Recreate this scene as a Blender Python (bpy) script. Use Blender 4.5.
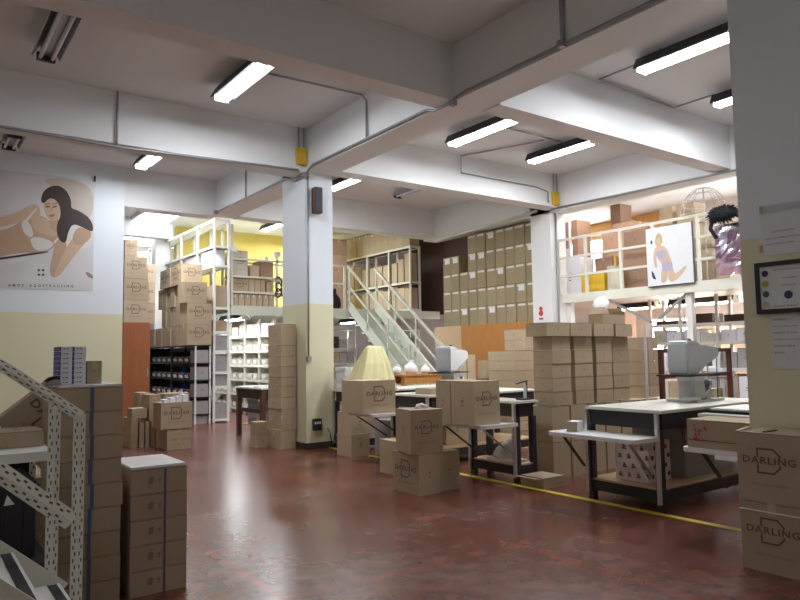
import bpy, bmesh, math, random
from mathutils import Vector, Matrix
random.seed(7)
for o in list(bpy.data.objects): bpy.data.objects.remove(o, do_unlink=True)
SC = bpy.context.scene
COL = SC.collection
PI = math.pi

# ------------------------------------------------------------------ camera
F_PX, YAW, PITCH, ROLL, EYE = 683.15, 0.628559, 0.0783175, -0.0152805, 1.3
fw = Vector((math.sin(YAW)*math.cos(PITCH), math.cos(YAW)*math.cos(PITCH), math.sin(PITCH)))
r0 = Vector((math.cos(YAW), -math.sin(YAW), 0)); u0 = r0.cross(fw)
rt = r0*math.cos(ROLL)+u0*math.sin(ROLL); up = -r0*math.sin(ROLL)+u0*math.cos(ROLL)
cam = bpy.data.cameras.new('camera'); camo = bpy.data.objects.new('camera', cam); COL.objects.link(camo)
m = Matrix((rt, up, -fw)).transposed().to_4x4(); m.translation = Vector((0, 0, EYE)); camo.matrix_world = m
cam.sensor_width = 36; cam.lens = F_PX/800*36; cam.clip_start = 0.05; cam.clip_end = 200
SC.camera = camo
# ------------------------------------------------------------------ world, light levels, exposure
w = bpy.data.worlds.new('world'); SC.world = w; w.use_nodes = True
w.node_tree.nodes['Background'].inputs[0].default_value = (0.75, 0.85, 1, 1)
w.node_tree.nodes['Background'].inputs[1].default_value = 0.6
SC.view_settings.view_transform = 'Standard'; SC.view_settings.look = 'None'
SC.view_settings.gamma = 1; SC.view_settings.use_curve_mapping = False
SC.view_settings.exposure = 0.42
P_TUBE = 38.0      # watts of one lit twin-tube fitting
P_MEZZ = 30.0      # tubes over and under the mezzanines
E_TUBE = 22.0      # tube surface emission
E_WIN = 9.0        # frosted daylight windows

def on(ax, val, x, y):
    """point of the plane ax=val seen at (x, y) of the 800x600 frame (layout surveying only)"""
    d = fw*F_PX+rt*(x-400)-up*(y-300); i = 'XYZ'.index(ax)
    o = Vector((0, 0, EYE)); return o+d*((val-o[i])/d[i])
def onX(X, x, y): return on('X', X, x, y)
def onY(Y, x, y): return on('Y', Y, x, y)

# ------------------------------------------------------------------ materials
MAT = {}
def nodes(name):
    mt = bpy.data.materials.new(name); mt.use_nodes = True; MAT[name] = mt
    nt = mt.node_tree; return mt, nt, nt.nodes['Principled BSDF']
def plain(name, col, rough=.6, metal=0, noise=.06, scale=14, spec=.5, bump=0, coat=0):
    mt, nt, b = nodes(name)
    b.inputs['Roughness'].default_value = rough; b.inputs['Metallic'].default_value = metal
    b.inputs['Specular IOR Level'].default_value = spec; b.inputs['Coat Weight'].default_value = coat
    tc = nt.nodes.new('ShaderNodeTexCoord'); nz = nt.nodes.new('ShaderNodeTexNoise')
    nz.inputs['Scale'].default_value = scale; nz.inputs['Detail'].default_value = 5
    nt.links.new(tc.outputs['Object'], nz.inputs['Vector'])
    mx = nt.nodes.new('ShaderNodeMix'); mx.data_type = 'RGBA'
    mx.inputs['A'].default_value = (*[c*(1-noise) for c in col], 1); mx.inputs['B'].default_value = (*[min(1, c*(1+noise)) for c in col], 1)
    nt.links.new(nz.outputs['Fac'], mx.inputs['Factor']); nt.links.new(mx.outputs['Result'], b.inputs['Base Color'])
    if bump:
        bp = nt.nodes.new('ShaderNodeBump'); bp.inputs['Strength'].default_value = bump; bp.inputs['Distance'].default_value = .01
        nt.links.new(nz.outputs['Fac'], bp.inputs['Height']); nt.links.new(bp.outputs['Normal'], b.inputs['Normal'])
    return mt
def emis(name, col, st):
    mt, nt, b = nodes(name)
    b.inputs['Base Color'].default_value = (*col, 1); b.inputs['Emission Color'].default_value = (*col, 1); b.inputs['Emission Strength'].default_value = st
    return mt
def cardboard(name, a, bcol, rough=.75):
    mt, nt, b = nodes(name); b.inputs['Roughness'].default_value = rough; b.inputs['Specular IOR Level'].default_value = .25
    oi = nt.nodes.new('ShaderNodeObjectInfo'); tc = nt.nodes.new('ShaderNodeTexCoord')
    nz = nt.nodes.new('ShaderNodeTexNoise'); nz.inputs['Scale'].default_value = 5; nz.inputs['Detail'].default_value = 6
    nt.links.new(tc.outputs['Object'], nz.inputs['Vector'])
    ad = nt.nodes.new('ShaderNodeMath'); ad.operation = 'MULTIPLY_ADD'; ad.inputs[1].default_value = .6
    nt.links.new(nz.outputs['Fac'], ad.inputs[0])
    m2 = nt.nodes.new('ShaderNodeMath'); m2.operation = 'MULTIPLY'; m2.inputs[1].default_value = .55
    nt.links.new(oi.outputs['Random'], m2.inputs[0]); nt.links.new(m2.outputs[0], ad.inputs[2])
    mx = nt.nodes.new('ShaderNodeMix'); mx.data_type = 'RGBA'
    mx.inputs['A'].default_value = (*a, 1); mx.inputs['B'].default_value = (*bcol, 1)
    nt.links.new(ad.outputs[0], mx.inputs['Factor']); nt.links.new(mx.outputs['Result'], b.inputs['Base Color'])
    wv = nt.nodes.new('ShaderNodeTexWave'); wv.inputs['Scale'].default_value = 40; wv.inputs['Distortion'].default_value = .4
    nt.links.new(tc.outputs['Object'], wv.inputs['Vector'])
    bp = nt.nodes.new('ShaderNodeBump'); bp.inputs['Strength'].default_value = .04; bp.inputs['Distance'].default_value = .003
    nt.links.new(wv.outputs['Fac'], bp.inputs['Height']); nt.links.new(bp.outputs['Normal'], b.inputs['Normal'])
    return mt
cardboard('cardboard', (.36, .275, .185), (.46, .365, .255))
cardboard('cardboard_olive', (.43, .335, .22), (.53, .425, .295))
cardboard('cardboard_dark', (.30, .245, .15), (.39, .32, .20))
cardboard('cardboard_red', (.33, .205, .145), (.43, .28, .205))
plain('tape', (.50, .37, .23), .28, 0, .05, 20, .5)
plain('tape_white', (.72, .70, .62), .4)
plain('print_ink', (.13, .085, .062), .7)
plain('print_faint', (.26, .19, .13), .7)
plain('seam', (.13, .085, .05), .9)
plain('strap_purple', (.12, .10, .22), .45)
plain('strap_blue', (.06, .14, .35), .45)
plain('white_paper', (.80, .80, .80), .7)
plain('white_label', (.82, .80, .84), .6)
plain('white_carton', (.80, .80, .86), .55)
plain('blue_edge', (.10, .10, .33), .5)
plain('concrete_white', (.70, .70, .70), .8, 0, .04, 3, .3, .05)
plain('beam_paint', (.77, .78, .79), .7, 0, .03, 2.5, .3, .05)
plain('cream_metal', (.70, .69, .60), .45)
plain('white_metal', (.76, .76, .72), .45)
plain('slot_dark', (.10, .095, .085), .8)
plain('pale_green_metal', (.62, .66, .56), .5)
plain('grey_metal', (.42, .43, .44), .4, .6)
plain('conduit_grey', (.33, .34, .36), .45, .4)
plain('steel', (.62, .64, .68), .3, .9)
plain('black_paint', (.018, .018, .022), .45)
plain('black_plastic', (.022, .022, .028), .5)
plain('black_cloth', (.016, .015, .018), .95)
plain('dark_wood', (.10, .045, .025), .5)
plain('red_brown_wood', (.13, .04, .028), .45)
plain('laminate', (.74, .73, .66), .35, 0, .03, 6)
plain('laminate_white', (.78, .78, .77), .4)
plain('machine_grey', (.47, .50, .47), .4)
plain('machine_light', (.62, .66, .70), .4)
plain('yellow_plastic', (.70, .45, .03), .5)
plain('yellow_paint', (.62, .50, .05), .6, 0, .18, 9)
plain('yellow_wall', (.70, .56, .15), .8)
plain('orange_wall', (.85, .50, .18), .8)
plain('pink_white', (.85, .76, .72), .8)
plain('yellow_cloth', (.80, .76, .42), .85, 0, .06, 6, .3, .25)
plain('red_print', (.55, .05, .05), .6)
plain('skin', (.52, .35, .235), .5)
plain('skin_light', (.60, .43, .31), .5)
plain('lip', (.42, .14, .12), .5)
plain('hair_dark', (.045, .028, .025), .5)
plain('hair_blonde', (.52, .40, .20), .5)
plain('poster_white', (.66, .65, .66), .35, 0, .10, 2)
plain('poster_beige', (.55, .49, .42), .35, 0, .1, 3)
plain('poster_cream', (.72, .74, .76), .35)
plain('poster_dark', (.28, .25, .24), .4)
plain('fabric_white', (.72, .71, .70), .5)
plain('fabric_lilac', (.42, .38, .52), .5)
plain('purple_cloth', (.17, .055, .13), .5)
plain('pink_cloth', (.42, .22, .26), .6)
plain('blue_plastic', (.03, .10, .42), .4)
plain('bin_dark', (.03, .028, .034), .5)
plain('bin_grey', (.34, .33, .33), .6)
plain('bin_cream', (.58, .55, .45), .6)
plain('bin_content', (.40, .36, .33), .8, 0, .3, 30)
plain('green_disc', (.35, .45, .05), .5)
plain('dark_green_disc', (.05, .12, .09), .5)
plain('navy_disc', (.03, .03, .10), .5)
plain('dark_brown_wall', (.085, .045, .033), .7)
plain('baseboard_brown', (.06, .035, .03), .5)
plain('wire_silver', (.55, .52, .52), .35, .7)
plain('shoe_dark', (.03, .03, .03), .5)
emis('tube_light', (.93, .95, 1), E_TUBE)
emis('tube_warm', (1, .93, .86), E_TUBE)
emis('window_pane', (1, .985, .97), E_WIN)
emis('added_glow_pane', (.96, .98, 1), 4.5)
emis('lamp_bulb', (1, .97, .9), 30)
# woods with grain
def wood(name, a, bcol, rough=.35):
    mt, nt, b = nodes(name); b.inputs['Roughness'].default_value = rough
    tc = nt.nodes.new('ShaderNodeTexCoord'); mp = nt.nodes.new('ShaderNodeMapping'); mp.inputs['Scale'].default_value = (6, 6, .5)
    nz = nt.nodes.new('ShaderNodeTexNoise'); nz.inputs['Scale'].default_value = 4; nz.inputs['Detail'].default_value = 7; nz.inputs['Distortion'].default_value = .8
    nt.links.new(tc.outputs['Object'], mp.inputs['Vector']); nt.links.new(mp.outputs['Vector'], nz.inputs['Vector'])
    mx = nt.nodes.new('ShaderNodeMix'); mx.data_type = 'RGBA'; mx.inputs['A'].default_value = (*a, 1); mx.inputs['B'].default_value = (*bcol, 1)
    nt.links.new(nz.outputs['Fac'], mx.inputs['Factor']); nt.links.new(mx.outputs['Result'], b.inputs['Base Color'])
wood('orange_wood', (.40, .16, .035), (.60, .28, .07), .4)
wood('gloss_wood', (.24, .075, .035), (.36, .13, .055), .14)
wood('pale_wood', (.55, .38, .20), (.66, .48, .28), .5)
def split_wall(name, low, high, z):
    mt, nt, b = nodes(name); b.inputs['Roughness'].default_value = .75
    ge = nt.nodes.new('ShaderNodeNewGeometry'); sp = nt.nodes.new('ShaderNodeSeparateXYZ'); nt.links.new(ge.outputs['Position'], sp.inputs[0])
    gt = nt.nodes.new('ShaderNodeMath'); gt.operation = 'GREATER_THAN'; gt.inputs[1].default_value = z; nt.links.new(sp.outputs['Z'], gt.inputs[0])
    mx = nt.nodes.new('ShaderNodeMix'); mx.data_type = 'RGBA'; mx.inputs['A'].default_value = (*low, 1); mx.inputs['B'].default_value = (*high, 1)
    nt.links.new(gt.outputs[0], mx.inputs['Factor']); nt.links.new(mx.outputs['Result'], b.inputs['Base Color'])
split_wall('gallery_wall', (.84, .78, .74), (.84, .76, .71), 2.2)
# two-tone wall paint: cream dado below 2.02 m, cold white above
def dado():
    mt, nt, b = nodes('wall_paint'); b.inputs['Roughness'].default_value = .55; b.inputs['Specular IOR Level'].default_value = .35
    ge = nt.nodes.new('ShaderNodeNewGeometry'); sp = nt.nodes.new('ShaderNodeSeparateXYZ'); nt.links.new(ge.outputs['Position'], sp.inputs[0])
    nz = nt.nodes.new('ShaderNodeTexNoise'); nz.inputs['Scale'].default_value = 2.2; nz.inputs['Detail'].default_value = 4
    nt.links.new(ge.outputs['Position'], nz.inputs['Vector'])
    ad = nt.nodes.new('ShaderNodeMath'); ad.operation = 'MULTIPLY_ADD'; ad.inputs[1].default_value = .02; nt.links.new(nz.outputs['Fac'], ad.inputs[0]); nt.links.new(sp.outputs['Z'], ad.inputs[2])
    gt = nt.nodes.new('ShaderNodeMath'); gt.operation = 'GREATER_THAN'; gt.inputs[1].default_value = 2.03; nt.links.new(ad.outputs[0], gt.inputs[0])
    mx = nt.nodes.new('ShaderNodeMix'); mx.data_type = 'RGBA'; mx.inputs['A'].default_value = (.75, .73, .51, 1); mx.inputs['B'].default_value = (.79, .85, .91, 1)
    nt.links.new(gt.outputs[0], mx.inputs['Factor'])
    mu = nt.nodes.new('ShaderNodeMix'); mu.data_type = 'RGBA'; mu.blend_type = 'MULTIPLY'; mu.inputs['Factor'].default_value = .25
    nt.links.new(mx.outputs['Result'], mu.inputs['A']); 
    cr = nt.nodes.new('ShaderNodeValToRGB'); cr.color_ramp.elements[0].color = (.75, .75, .75, 1); cr.color_ramp.elements[1].color = (1, 1, 1, 1)
    nt.links.new(nz.outputs['Fac'], cr.inputs[0]); nt.links.new(cr.outputs['Color'], mu.inputs['B'])
    nt.links.new(mu.outputs['Result'], b.inputs['Base Color'])
dado()
def floor_mat():
    mt, nt, b = nodes('red_floor')
    ge = nt.nodes.new('ShaderNodeNewGeometry')
    n1 = nt.nodes.new('ShaderNodeTexNoise'); n1.inputs['Scale'].default_value = 1.3; n1.inputs['Detail'].default_value = 4; n1.inputs['Roughness'].default_value = .5
    n2 = nt.nodes.new('ShaderNodeTexNoise'); n2.inputs['Scale'].default_value = 7; n2.inputs['Detail'].default_value = 3; n2.inputs['Roughness'].default_value = .6
    br = nt.nodes.new('ShaderNodeTexBrick'); br.offset = 0; br.inputs['Scale'].default_value = 1; br.inputs['Brick Width'].default_value = 1.7; br.inputs['Row Height'].default_value = 1.7
    br.inputs['Mortar Smooth'].default_value = .6; br.inputs['Mortar Size'].default_value = .05; br.inputs['Color1'].default_value = (1, 1, 1, 1); br.inputs['Color2'].default_value = (.86, .86, .86, 1); br.inputs['Mortar'].default_value = (1.5, .82, .66, 1)
    for n in (n1, n2, br): nt.links.new(ge.outputs['Position'], n.inputs['Vector'])
    cr = nt.nodes.new('ShaderNodeValToRGB'); e = cr.color_ramp.elements
    e[0].position = .30; e[0].color = (.135, .040, .027, 1); e[1].position = .70; e[1].color = (.205, .108, .088, 1)
    x = cr.color_ramp.elements.new(.5); x.color = (.175, .060, .041, 1)
    nt.links.new(n1.outputs['Fac'], cr.inputs[0])
    c2 = nt.nodes.new('ShaderNodeValToRGB'); e = c2.color_ramp.elements; e[0].position = .36; e[0].color = (.72, .70, .70, 1); e[1].position = .66; e[1].color = (1.22, 1.24, 1.25, 1)
    nt.links.new(n2.outputs['Fac'], c2.inputs[0])
    m1 = nt.nodes.new('ShaderNodeMix'); m1.data_type = 'RGBA'; m1.blend_type = 'MULTIPLY'; m1.inputs['Factor'].default_value = 1
    nt.links.new(cr.outputs['Color'], m1.inputs['A']); nt.links.new(c2.outputs['Color'], m1.inputs['B'])
    m2 = nt.nodes.new('ShaderNodeMix'); m2.data_type = 'RGBA'; m2.blend_type = 'MULTIPLY'; m2.inputs['Factor'].default_value = .55
    nt.links.new(m1.outputs['Result'], m2.inputs['A']); nt.links.new(br.outputs['Color'], m2.inputs['B'])
    nt.links.new(m2.outputs['Result'], b.inputs['Base Color'])
    rr = nt.nodes.new('ShaderNodeMapRange'); rr.inputs['From Min'].default_value = .0; rr.inputs['From Max'].default_value = 1; rr.inputs['To Min'].default_value = .21; rr.inputs['To Max'].default_value = .28
    n3 = nt.nodes.new('ShaderNodeTexNoise'); n3.inputs['Scale'].default_value = .8; n3.inputs['Detail'].default_value = 0; nt.links.new(ge.outputs['Position'], n3.inputs['Vector'])
    nt.links.new(n3.outputs['Fac'], rr.inputs['Value']); nt.links.new(rr.outputs['Result'], b.inputs['Roughness'])
    bp = nt.nodes.new('ShaderNodeBump'); bp.inputs['Strength'].default_value = .03; bp.inputs['Distance'].default_value = .004
    nt.links.new(n2.outputs['Fac'], bp.inputs['Height']); b.inputs['Specular IOR Level'].default_value = .55
floor_mat()
def clear_plastic():
    mt, nt, b = nodes('clear_plastic')
    b.inputs['Base Color'].default_value = (1, 1, 1, 1); b.inputs['Roughness'].default_value = .12
    b.inputs['Transmission Weight'].default_value = 1; b.inputs['IOR'].default_value = 1.05
    tr = nt.nodes.new('ShaderNodeBsdfTransparent'); mx = nt.nodes.new('ShaderNodeMixShader'); mx.inputs[0].default_value = .25
    gl = nt.nodes.new('ShaderNodeBsdfGlossy'); gl.inputs['Roughness'].default_value = .15
    nt.links.new(tr.outputs[0], mx.inputs[1]); nt.links.new(gl.outputs[0], mx.inputs[2])
    nt.links.new(mx.outputs[0], nt.nodes['Material Output'].inputs['Surface'])
clear_plastic()

# ------------------------------------------------------------------ mesh builder
class MB:
    def __init__(s): s.v = []; s.f = []; s.mi = []
    def add(s, vs, fs, mi=0):
        n = len(s.v); s.v += [tuple(v) for v in vs]; s.f += [tuple(i+n for i in f) for f in fs]; s.mi += [mi]*len(fs); return s
    def box(s, x0, x1, y0, y1, z0, z1, mi=0, R=None, c=None):
        vs = [Vector((x, y, z)) for z in (z0, z1) for y in (y0, y1) for x in (x0, x1)]
        if R is not None:
            c = Vector(c) if c is not None else Vector(((x0+x1)/2, (y0+y1)/2, (z0+z1)/2)); vs = [R@(v-c)+c for v in vs]
        return s.add(vs, [(0, 2, 3, 1), (4, 5, 7, 6), (0, 1, 5, 4), (2, 6, 7, 3), (0, 4, 6, 2), (1, 3, 7, 5)], mi)
    def bar(s, a, b, wd, ht, mi=0, upv=(0, 0, 1)):
        a = Vector(a); b = Vector(b); d = (b-a).normalized(); u = Vector(upv)
        if abs(d.dot(u)) > .99: u = Vector((0, 1, 0))
        sd = d.cross(u).normalized(); u = sd.cross(d)
        vs = [p+sd*(wd/2*i)+u*(ht/2*j) for p in (a, b) for i, j in ((-1, -1), (1, -1), (1, 1), (-1, 1))]
        return s.add(vs, [(0, 1, 2, 3), (7, 6, 5, 4), (0, 4, 5, 1), (1, 5, 6, 2), (2, 6, 7, 3), (3, 7, 4, 0)], mi)
    def cyl(s, a, b, r, mi=0, n=12, rb=None):
        a = Vector(a); b = Vector(b); d = (b-a).normalized(); rb = r if rb is None else rb
        u = d.orthogonal().normalized(); v = d.cross(u)
        vs = [p+(u*math.cos(2*PI*k/n)+v*math.sin(2*PI*k/n))*q for p, q in ((a, r), (b, rb)) for k in range(n)]
        fs = [(k, (k+1) % n, n+(k+1) % n, n+k) for k in range(n)]+[tuple(range(n-1, -1, -1)), tuple(range(n, 2*n))]
        return s.add(vs, fs, mi)
    def tube(s, pts, r, mi=0, n=8):
        pts = [Vector(p) for p in pts]; rings = []; u = None
        for i, p in enumerate(pts):
            d = (pts[min(i+1, len(pts)-1)]-pts[max(i-1, 0)]).normalized()
            u = d.orthogonal().normalized() if u is None else (u-d*u.dot(d)).normalized()
            v = d.cross(u); rings.append([p+(u*math.cos(2*PI*k/n)+v*math.sin(2*PI*k/n))*r for k in range(n)])
        vs = [q for rg in rings for q in rg]
        fs = [(i*n+k, i*n+(k+1) % n, (i+1)*n+(k+1) % n, (i+1)*n+k) for i in range(len(pts)-1) for k in range(n)]
        fs += [tuple(range(n-1, -1, -1)), tuple((len(pts)-1)*n+k for k in range(n))]
        return s.add(vs, fs, mi)
    def prism(s, poly, ax, d0, d1, mi=0):
        """poly of (a, b) in the two remaining axes in xyz order, extruded along ax"""
        def mk(a, b, d): return {'X': (d, a, b), 'Y': (a, d, b), 'Z': (a, b, d)}[ax]
        n = len(poly); vs = [mk(a, b, d0) for a, b in poly]+[mk(a, b, d1) for a, b in poly]
        fs = [tuple(range(n)), tuple(range(2*n-1, n-1, -1))]+[(i, n+i, n+(i+1) % n, (i+1) % n) for i in range(n)]
        return s.add(vs, fs, mi)
    def loft(s, rings, mi=0):
        n = len(rings[0]); vs = [p for r in rings for p in r]
        fs = [(i*n+k, i*n+(k+1) % n, (i+1)*n+(k+1) % n, (i+1)*n+k) for i in range(len(rings)-1) for k in range(n)]
        fs += [tuple(range(n-1, -1, -1)), tuple((len(rings)-1)*n+k for k in range(n))]
        return s.add(vs, fs, mi)
    def sphere(s, c, r, mi=0, n=12, m=8, sc=(1, 1, 1)):
        c = Vector(c); vs = []
        for j in range(1, m):
            for k in range(n):
                t = PI*j/m; a = 2*PI*k/n; vs.append(c+Vector((r*sc[0]*math.sin(t)*math.cos(a), r*sc[1]*math.sin(t)*math.sin(a), r*sc[2]*math.cos(t))))
        vs += [c+Vector((0, 0, r*sc[2])), c-Vector((0, 0, r*sc[2]))]; T = len(vs)-2
        fs = [(j*n+k, (j+1)*n+k, (j+1)*n+(k+1) % n, j*n+(k+1) % n) for j in range(m-2) for k in range(n)]
        fs += [(T, k, (k+1) % n) for k in range(n)]+[(T+1, (m-2)*n+(k+1) % n, (m-2)*n+k) for k in range(n)]
        return s.add(vs, fs, mi)
    def flat(s, pts, mi=0): return s.add(pts, [tuple(range(len(pts)))], mi)
    def mesh(s, name, mats, org=(0, 0, 0), smooth=False, bevel=0):
        me = bpy.data.meshes.new(name); o = Vector(org)
        me.from_pydata([tuple(Vector(v)-o) for v in s.v], [], s.f)
        for k in ([mats] if isinstance(mats, str) else mats): me.materials.append(MAT[k])
        for p, i in zip(me.polygons, s.mi): p.material_index = i; p.use_smooth = smooth
        bm = bmesh.new(); bm.from_mesh(me)
        bmesh.ops.recalc_face_normals(bm, faces=bm.faces)
        if bevel: bmesh.ops.bevel(bm, geom=list(bm.edges), offset=bevel, segments=2, affect='EDGES', clamp_overlap=True)
        bm.to_mesh(me); bm.free(); me.update(); return me
    def build(s, name, mats, parent=None, label=None, world=False, loc=None, smooth=False, bevel=0):
        """link as ONE object. world=True: the vertices are world positions, the parent stands unrotated"""
        org = (0, 0, 0)
        if world: org = parent.location if parent is not None else (loc or (0, 0, 0))
        o = bpy.data.objects.new(name, s.mesh(name, mats, org, smooth, bevel)); COL.objects.link(o)
        if parent is not None: o.parent = parent
        elif loc is not None: o.location = loc
        if label: o['label'] = label
        return o
LABELS = {}
def tag(o, label, cat, group=None, kind=None):
    o['label'] = label; o['category'] = cat
    if group: o['group'] = group
    if kind: o['kind'] = kind
    LABELS.setdefault(label, []).append(o.name); return o
def thing(name, label, cat, loc=(0, 0, 0), rz=0, group=None):
    o = bpy.data.objects.new(name, None); o.empty_display_size = .1; COL.objects.link(o)
    o.location = loc; o.rotation_euler = (0, 0, rz); return tag(o, label, cat, group)
def copy_tree(o, parent=None):
    c = o.copy(); COL.objects.link(c)
    if parent is not None: c.parent = parent
    for ch in list(o.children): copy_tree(ch, c)
    return c
def kids(o):
    return [c for c in bpy.data.objects if c.parent == o]
ORD = ['lowest', 'second', 'third', 'fourth', 'fifth', 'sixth', 'seventh', 'eighth', 'ninth', 'tenth', 'eleventh', 'twelfth']
NTH = ['first']+ORD[1:]
def struct(name, mb, mats, label, cat, **k):
    o = mb.build(name, mats, **k); tag(o, label, cat, None, 'structure'); return o
# text as outlines
TXT = {}
def text2d(body):
    if body not in TXT:
        cu = bpy.data.curves.new('lettering', 'FONT'); cu.body = body; cu.size = 1; cu.resolution_u = 2; cu.offset = .022; cu.space_character = 1.12
        ob = bpy.data.objects.new('lettering', cu); COL.objects.link(ob)
        dg = bpy.context.evaluated_depsgraph_get(); ev = ob.evaluated_get(dg); me = ev.to_mesh()
        vs = [(v.co.x, v.co.y) for v in me.vertices]; fs = [tuple(p.vertices) for p in me.polygons]
        ev.to_mesh_clear(); bpy.data.objects.remove(ob); bpy.data.curves.remove(cu)
        x0 = min(v[0] for v in vs); x1 = max(v[0] for v in vs)
        TXT[body] = ([((x-x0)/(x1-x0), y/(x1-x0)) for x, y in vs], fs)
    return TXT[body]
def put_text(mb, body, fn, u0, v0, width, mi=0, sy=1):
    vs, fs = text2d(body); mb.add([fn(u0+x*width, v0+y*width*sy) for x, y in vs], fs, mi)

# ------------------------------------------------------------------ cartons
CACHE = {}
def logo_into(mb, fn, W, H, big=1.0):
    """the D emblem with the word across it and a line of small print; (u, v) from the face's lower left"""
    tw = W*.80*big; u0 = (W-tw)/2; cy = H*.60
    put_text(mb, 'DARLING', fn, u0, cy-tw*.055, tw, 0, .85)
    ew, eh, t = tw*.42, min(tw*.46, H*.5), tw*.034
    cx = W/2; L, Rr, T, B = cx-ew/2, cx+ew/2, cy+eh/2, cy-eh/2; ch = ew*.28
    def seg(a, b):
        d = Vector((b[0]-a[0], b[1]-a[1])); n = Vector((-d.y, d.x)).normalized()*t/2; e = d.normalized()*t/2
        a = Vector(a)-e; b = Vector(b)+e
        mb.flat([fn(*(a-n)), fn(*(b-n)), fn(*(b+n)), fn(*(a+n))])
    gap = tw*.085
    seg((L, T), (Rr-ch, T)); seg((Rr-ch, T), (Rr, T-ch)); seg((Rr, T-ch), (Rr, cy+gap)); seg((Rr, cy-gap), (Rr, B+ch)); seg((Rr, B+ch), (Rr-ch, B)); seg((Rr-ch, B), (L, B)); seg((L, B), (L, cy-gap)); seg((L, cy+gap), (L, T))
    put_text(mb, 'FINAS COLECCIONES', fn, W*.22, H*.24, W*.56, 1)
def carton_mesh(wd, dp, ht, mat, seam='x'):
    k = ('b', round(wd, 3), round(dp, 3), round(ht, 3), mat, seam)
    if k in CACHE: return CACHE[k]
    mb = MB(); x, y = wd/2, dp/2; t = min(.006, ht*.05); g = .0025
    mb.box(-x, x, -y, y, 0, ht-t)
    mb.box(-x+.001, x-.001, -y+.001, y-.001, ht-t, ht-t*.6, 1)
    if seam == 'x': mb.box(-x, x, -y, -g, ht-t*.6, ht); mb.box(-x, x, g, y, ht-t*.6, ht)
    else: mb.box(-x, -g, -y, y, ht-t*.6, ht); mb.box(g, x, -y, y, ht-t*.6, ht)
    CACHE[k] = mb.mesh('carton', [mat, 'seam']); return CACHE[k]
def tape_mesh(wd, dp, ht, seam, mat):
    k = ('t', round(wd, 3), round(dp, 3), round(ht, 3), seam, mat)
    if k in CACHE: return CACHE[k]
    mb = MB(); x, y = wd/2, dp/2; e = .0012; h = .024 if min(wd, dp) > .15 else .014; dn = min(.07, ht*.35)
    if seam == 'x': mb.box(-x-e, x+e, -h, h, ht, ht+e); mb.box(-x-e, -x, -h, h, ht-dn, ht); mb.box(x, x+e, -h, h, ht-dn, ht)
    else: mb.box(-h, h, -y-e, y+e, ht, ht+e); mb.box(-h, h, -y-e, -y, ht-dn, ht); mb.box(-h, h, y, y+e, ht-dn, ht)
    CACHE[k] = mb.mesh('packing_tape', [mat]); return CACHE[k]
def logo_mesh(wd, dp, ht, face, big):
    k = ('l', round(wd, 3), round(dp, 3), round(ht, 3), face, big)
    if k in CACHE: return CACHE[k]
    mb = MB(); x, y = wd/2, dp/2; e = .0015
    if face == 'y': logo_into(mb, lambda u, v: (-x+u, -y-e, v), wd, ht, big)
    else: logo_into(mb, lambda u, v: (-x-e, y-u, v), dp, ht, big)
    CACHE[k] = mb.mesh('printed_emblem', ['print_ink', 'print_faint']); return CACHE[k]
def mark_mesh(wd, dp, ht, face):
    """faint handling marks of a plain carton: a small stamp and a hand hole line"""
    k = ('m', round(wd, 3), round(dp, 3), round(ht, 3), face)
    if k in CACHE: return CACHE[k]
    mb = MB(); x, y = wd/2, dp/2; e = .0012; s = min(wd if face == 'y' else dp, ht)
    fn = (lambda u, v: (u, -y-e, v)) if face == 'y' else (lambda u, v: (-x-e, -u, v))
    def rect(u, v, a, b): mb.flat([fn(u, v), fn(u+a, v), fn(u+a, v+b), fn(u, v+b)])
    rect(-.07*s, ht*.42, .14*s, .035*s); rect(-.05*s, ht*.50, .10*s, .09*s); rect(.02*s, ht*.60, .05*s, .04*s)
    CACHE[k] = mb.mesh('printed_mark', ['print_faint']); return CACHE[k]
NBOX = [0]; LASTBOX = [None]
def carton(x0, x1, y0, y1, z0, z1, label, group=None, logo=None, tape=None, mark=None, mat='cardboard', name='carton', cat='carton', jit=.0, rz=0, seam=None, big=1.0, tmat='tape'):
    wd, dp, ht = x1-x0, y1-y0, z1-z0; seam = seam or ('x' if wd >= dp else 'y')
    o = bpy.data.objects.new(name, carton_mesh(wd, dp, ht, mat, seam)); COL.objects.link(o); NBOX[0] += 1
    o.location = ((x0+x1)/2+random.uniform(-jit, jit), (y0+y1)/2+random.uniform(-jit, jit), z0)
    o.rotation_euler = (0, 0, rz+random.uniform(-jit, jit)*1.2); tag(o, label, cat, group)
    LASTBOX[0] = o
    if tape:
        c = bpy.data.objects.new('packing_tape', tape_mesh(wd, dp, ht, seam, tmat)); COL.objects.link(c); c.parent = o
    if logo:
        for f in logo: 
            c = bpy.data.objects.new('printed_emblem', logo_mesh(wd, dp, ht, f, big)); COL.objects.link(c); c.parent = o
    if mark:
        for f in mark:
            c = bpy.data.objects.new('printed_mark', mark_mesh(wd, dp, ht, f)); COL.objects.link(c); c.parent = o
    return o

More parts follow.
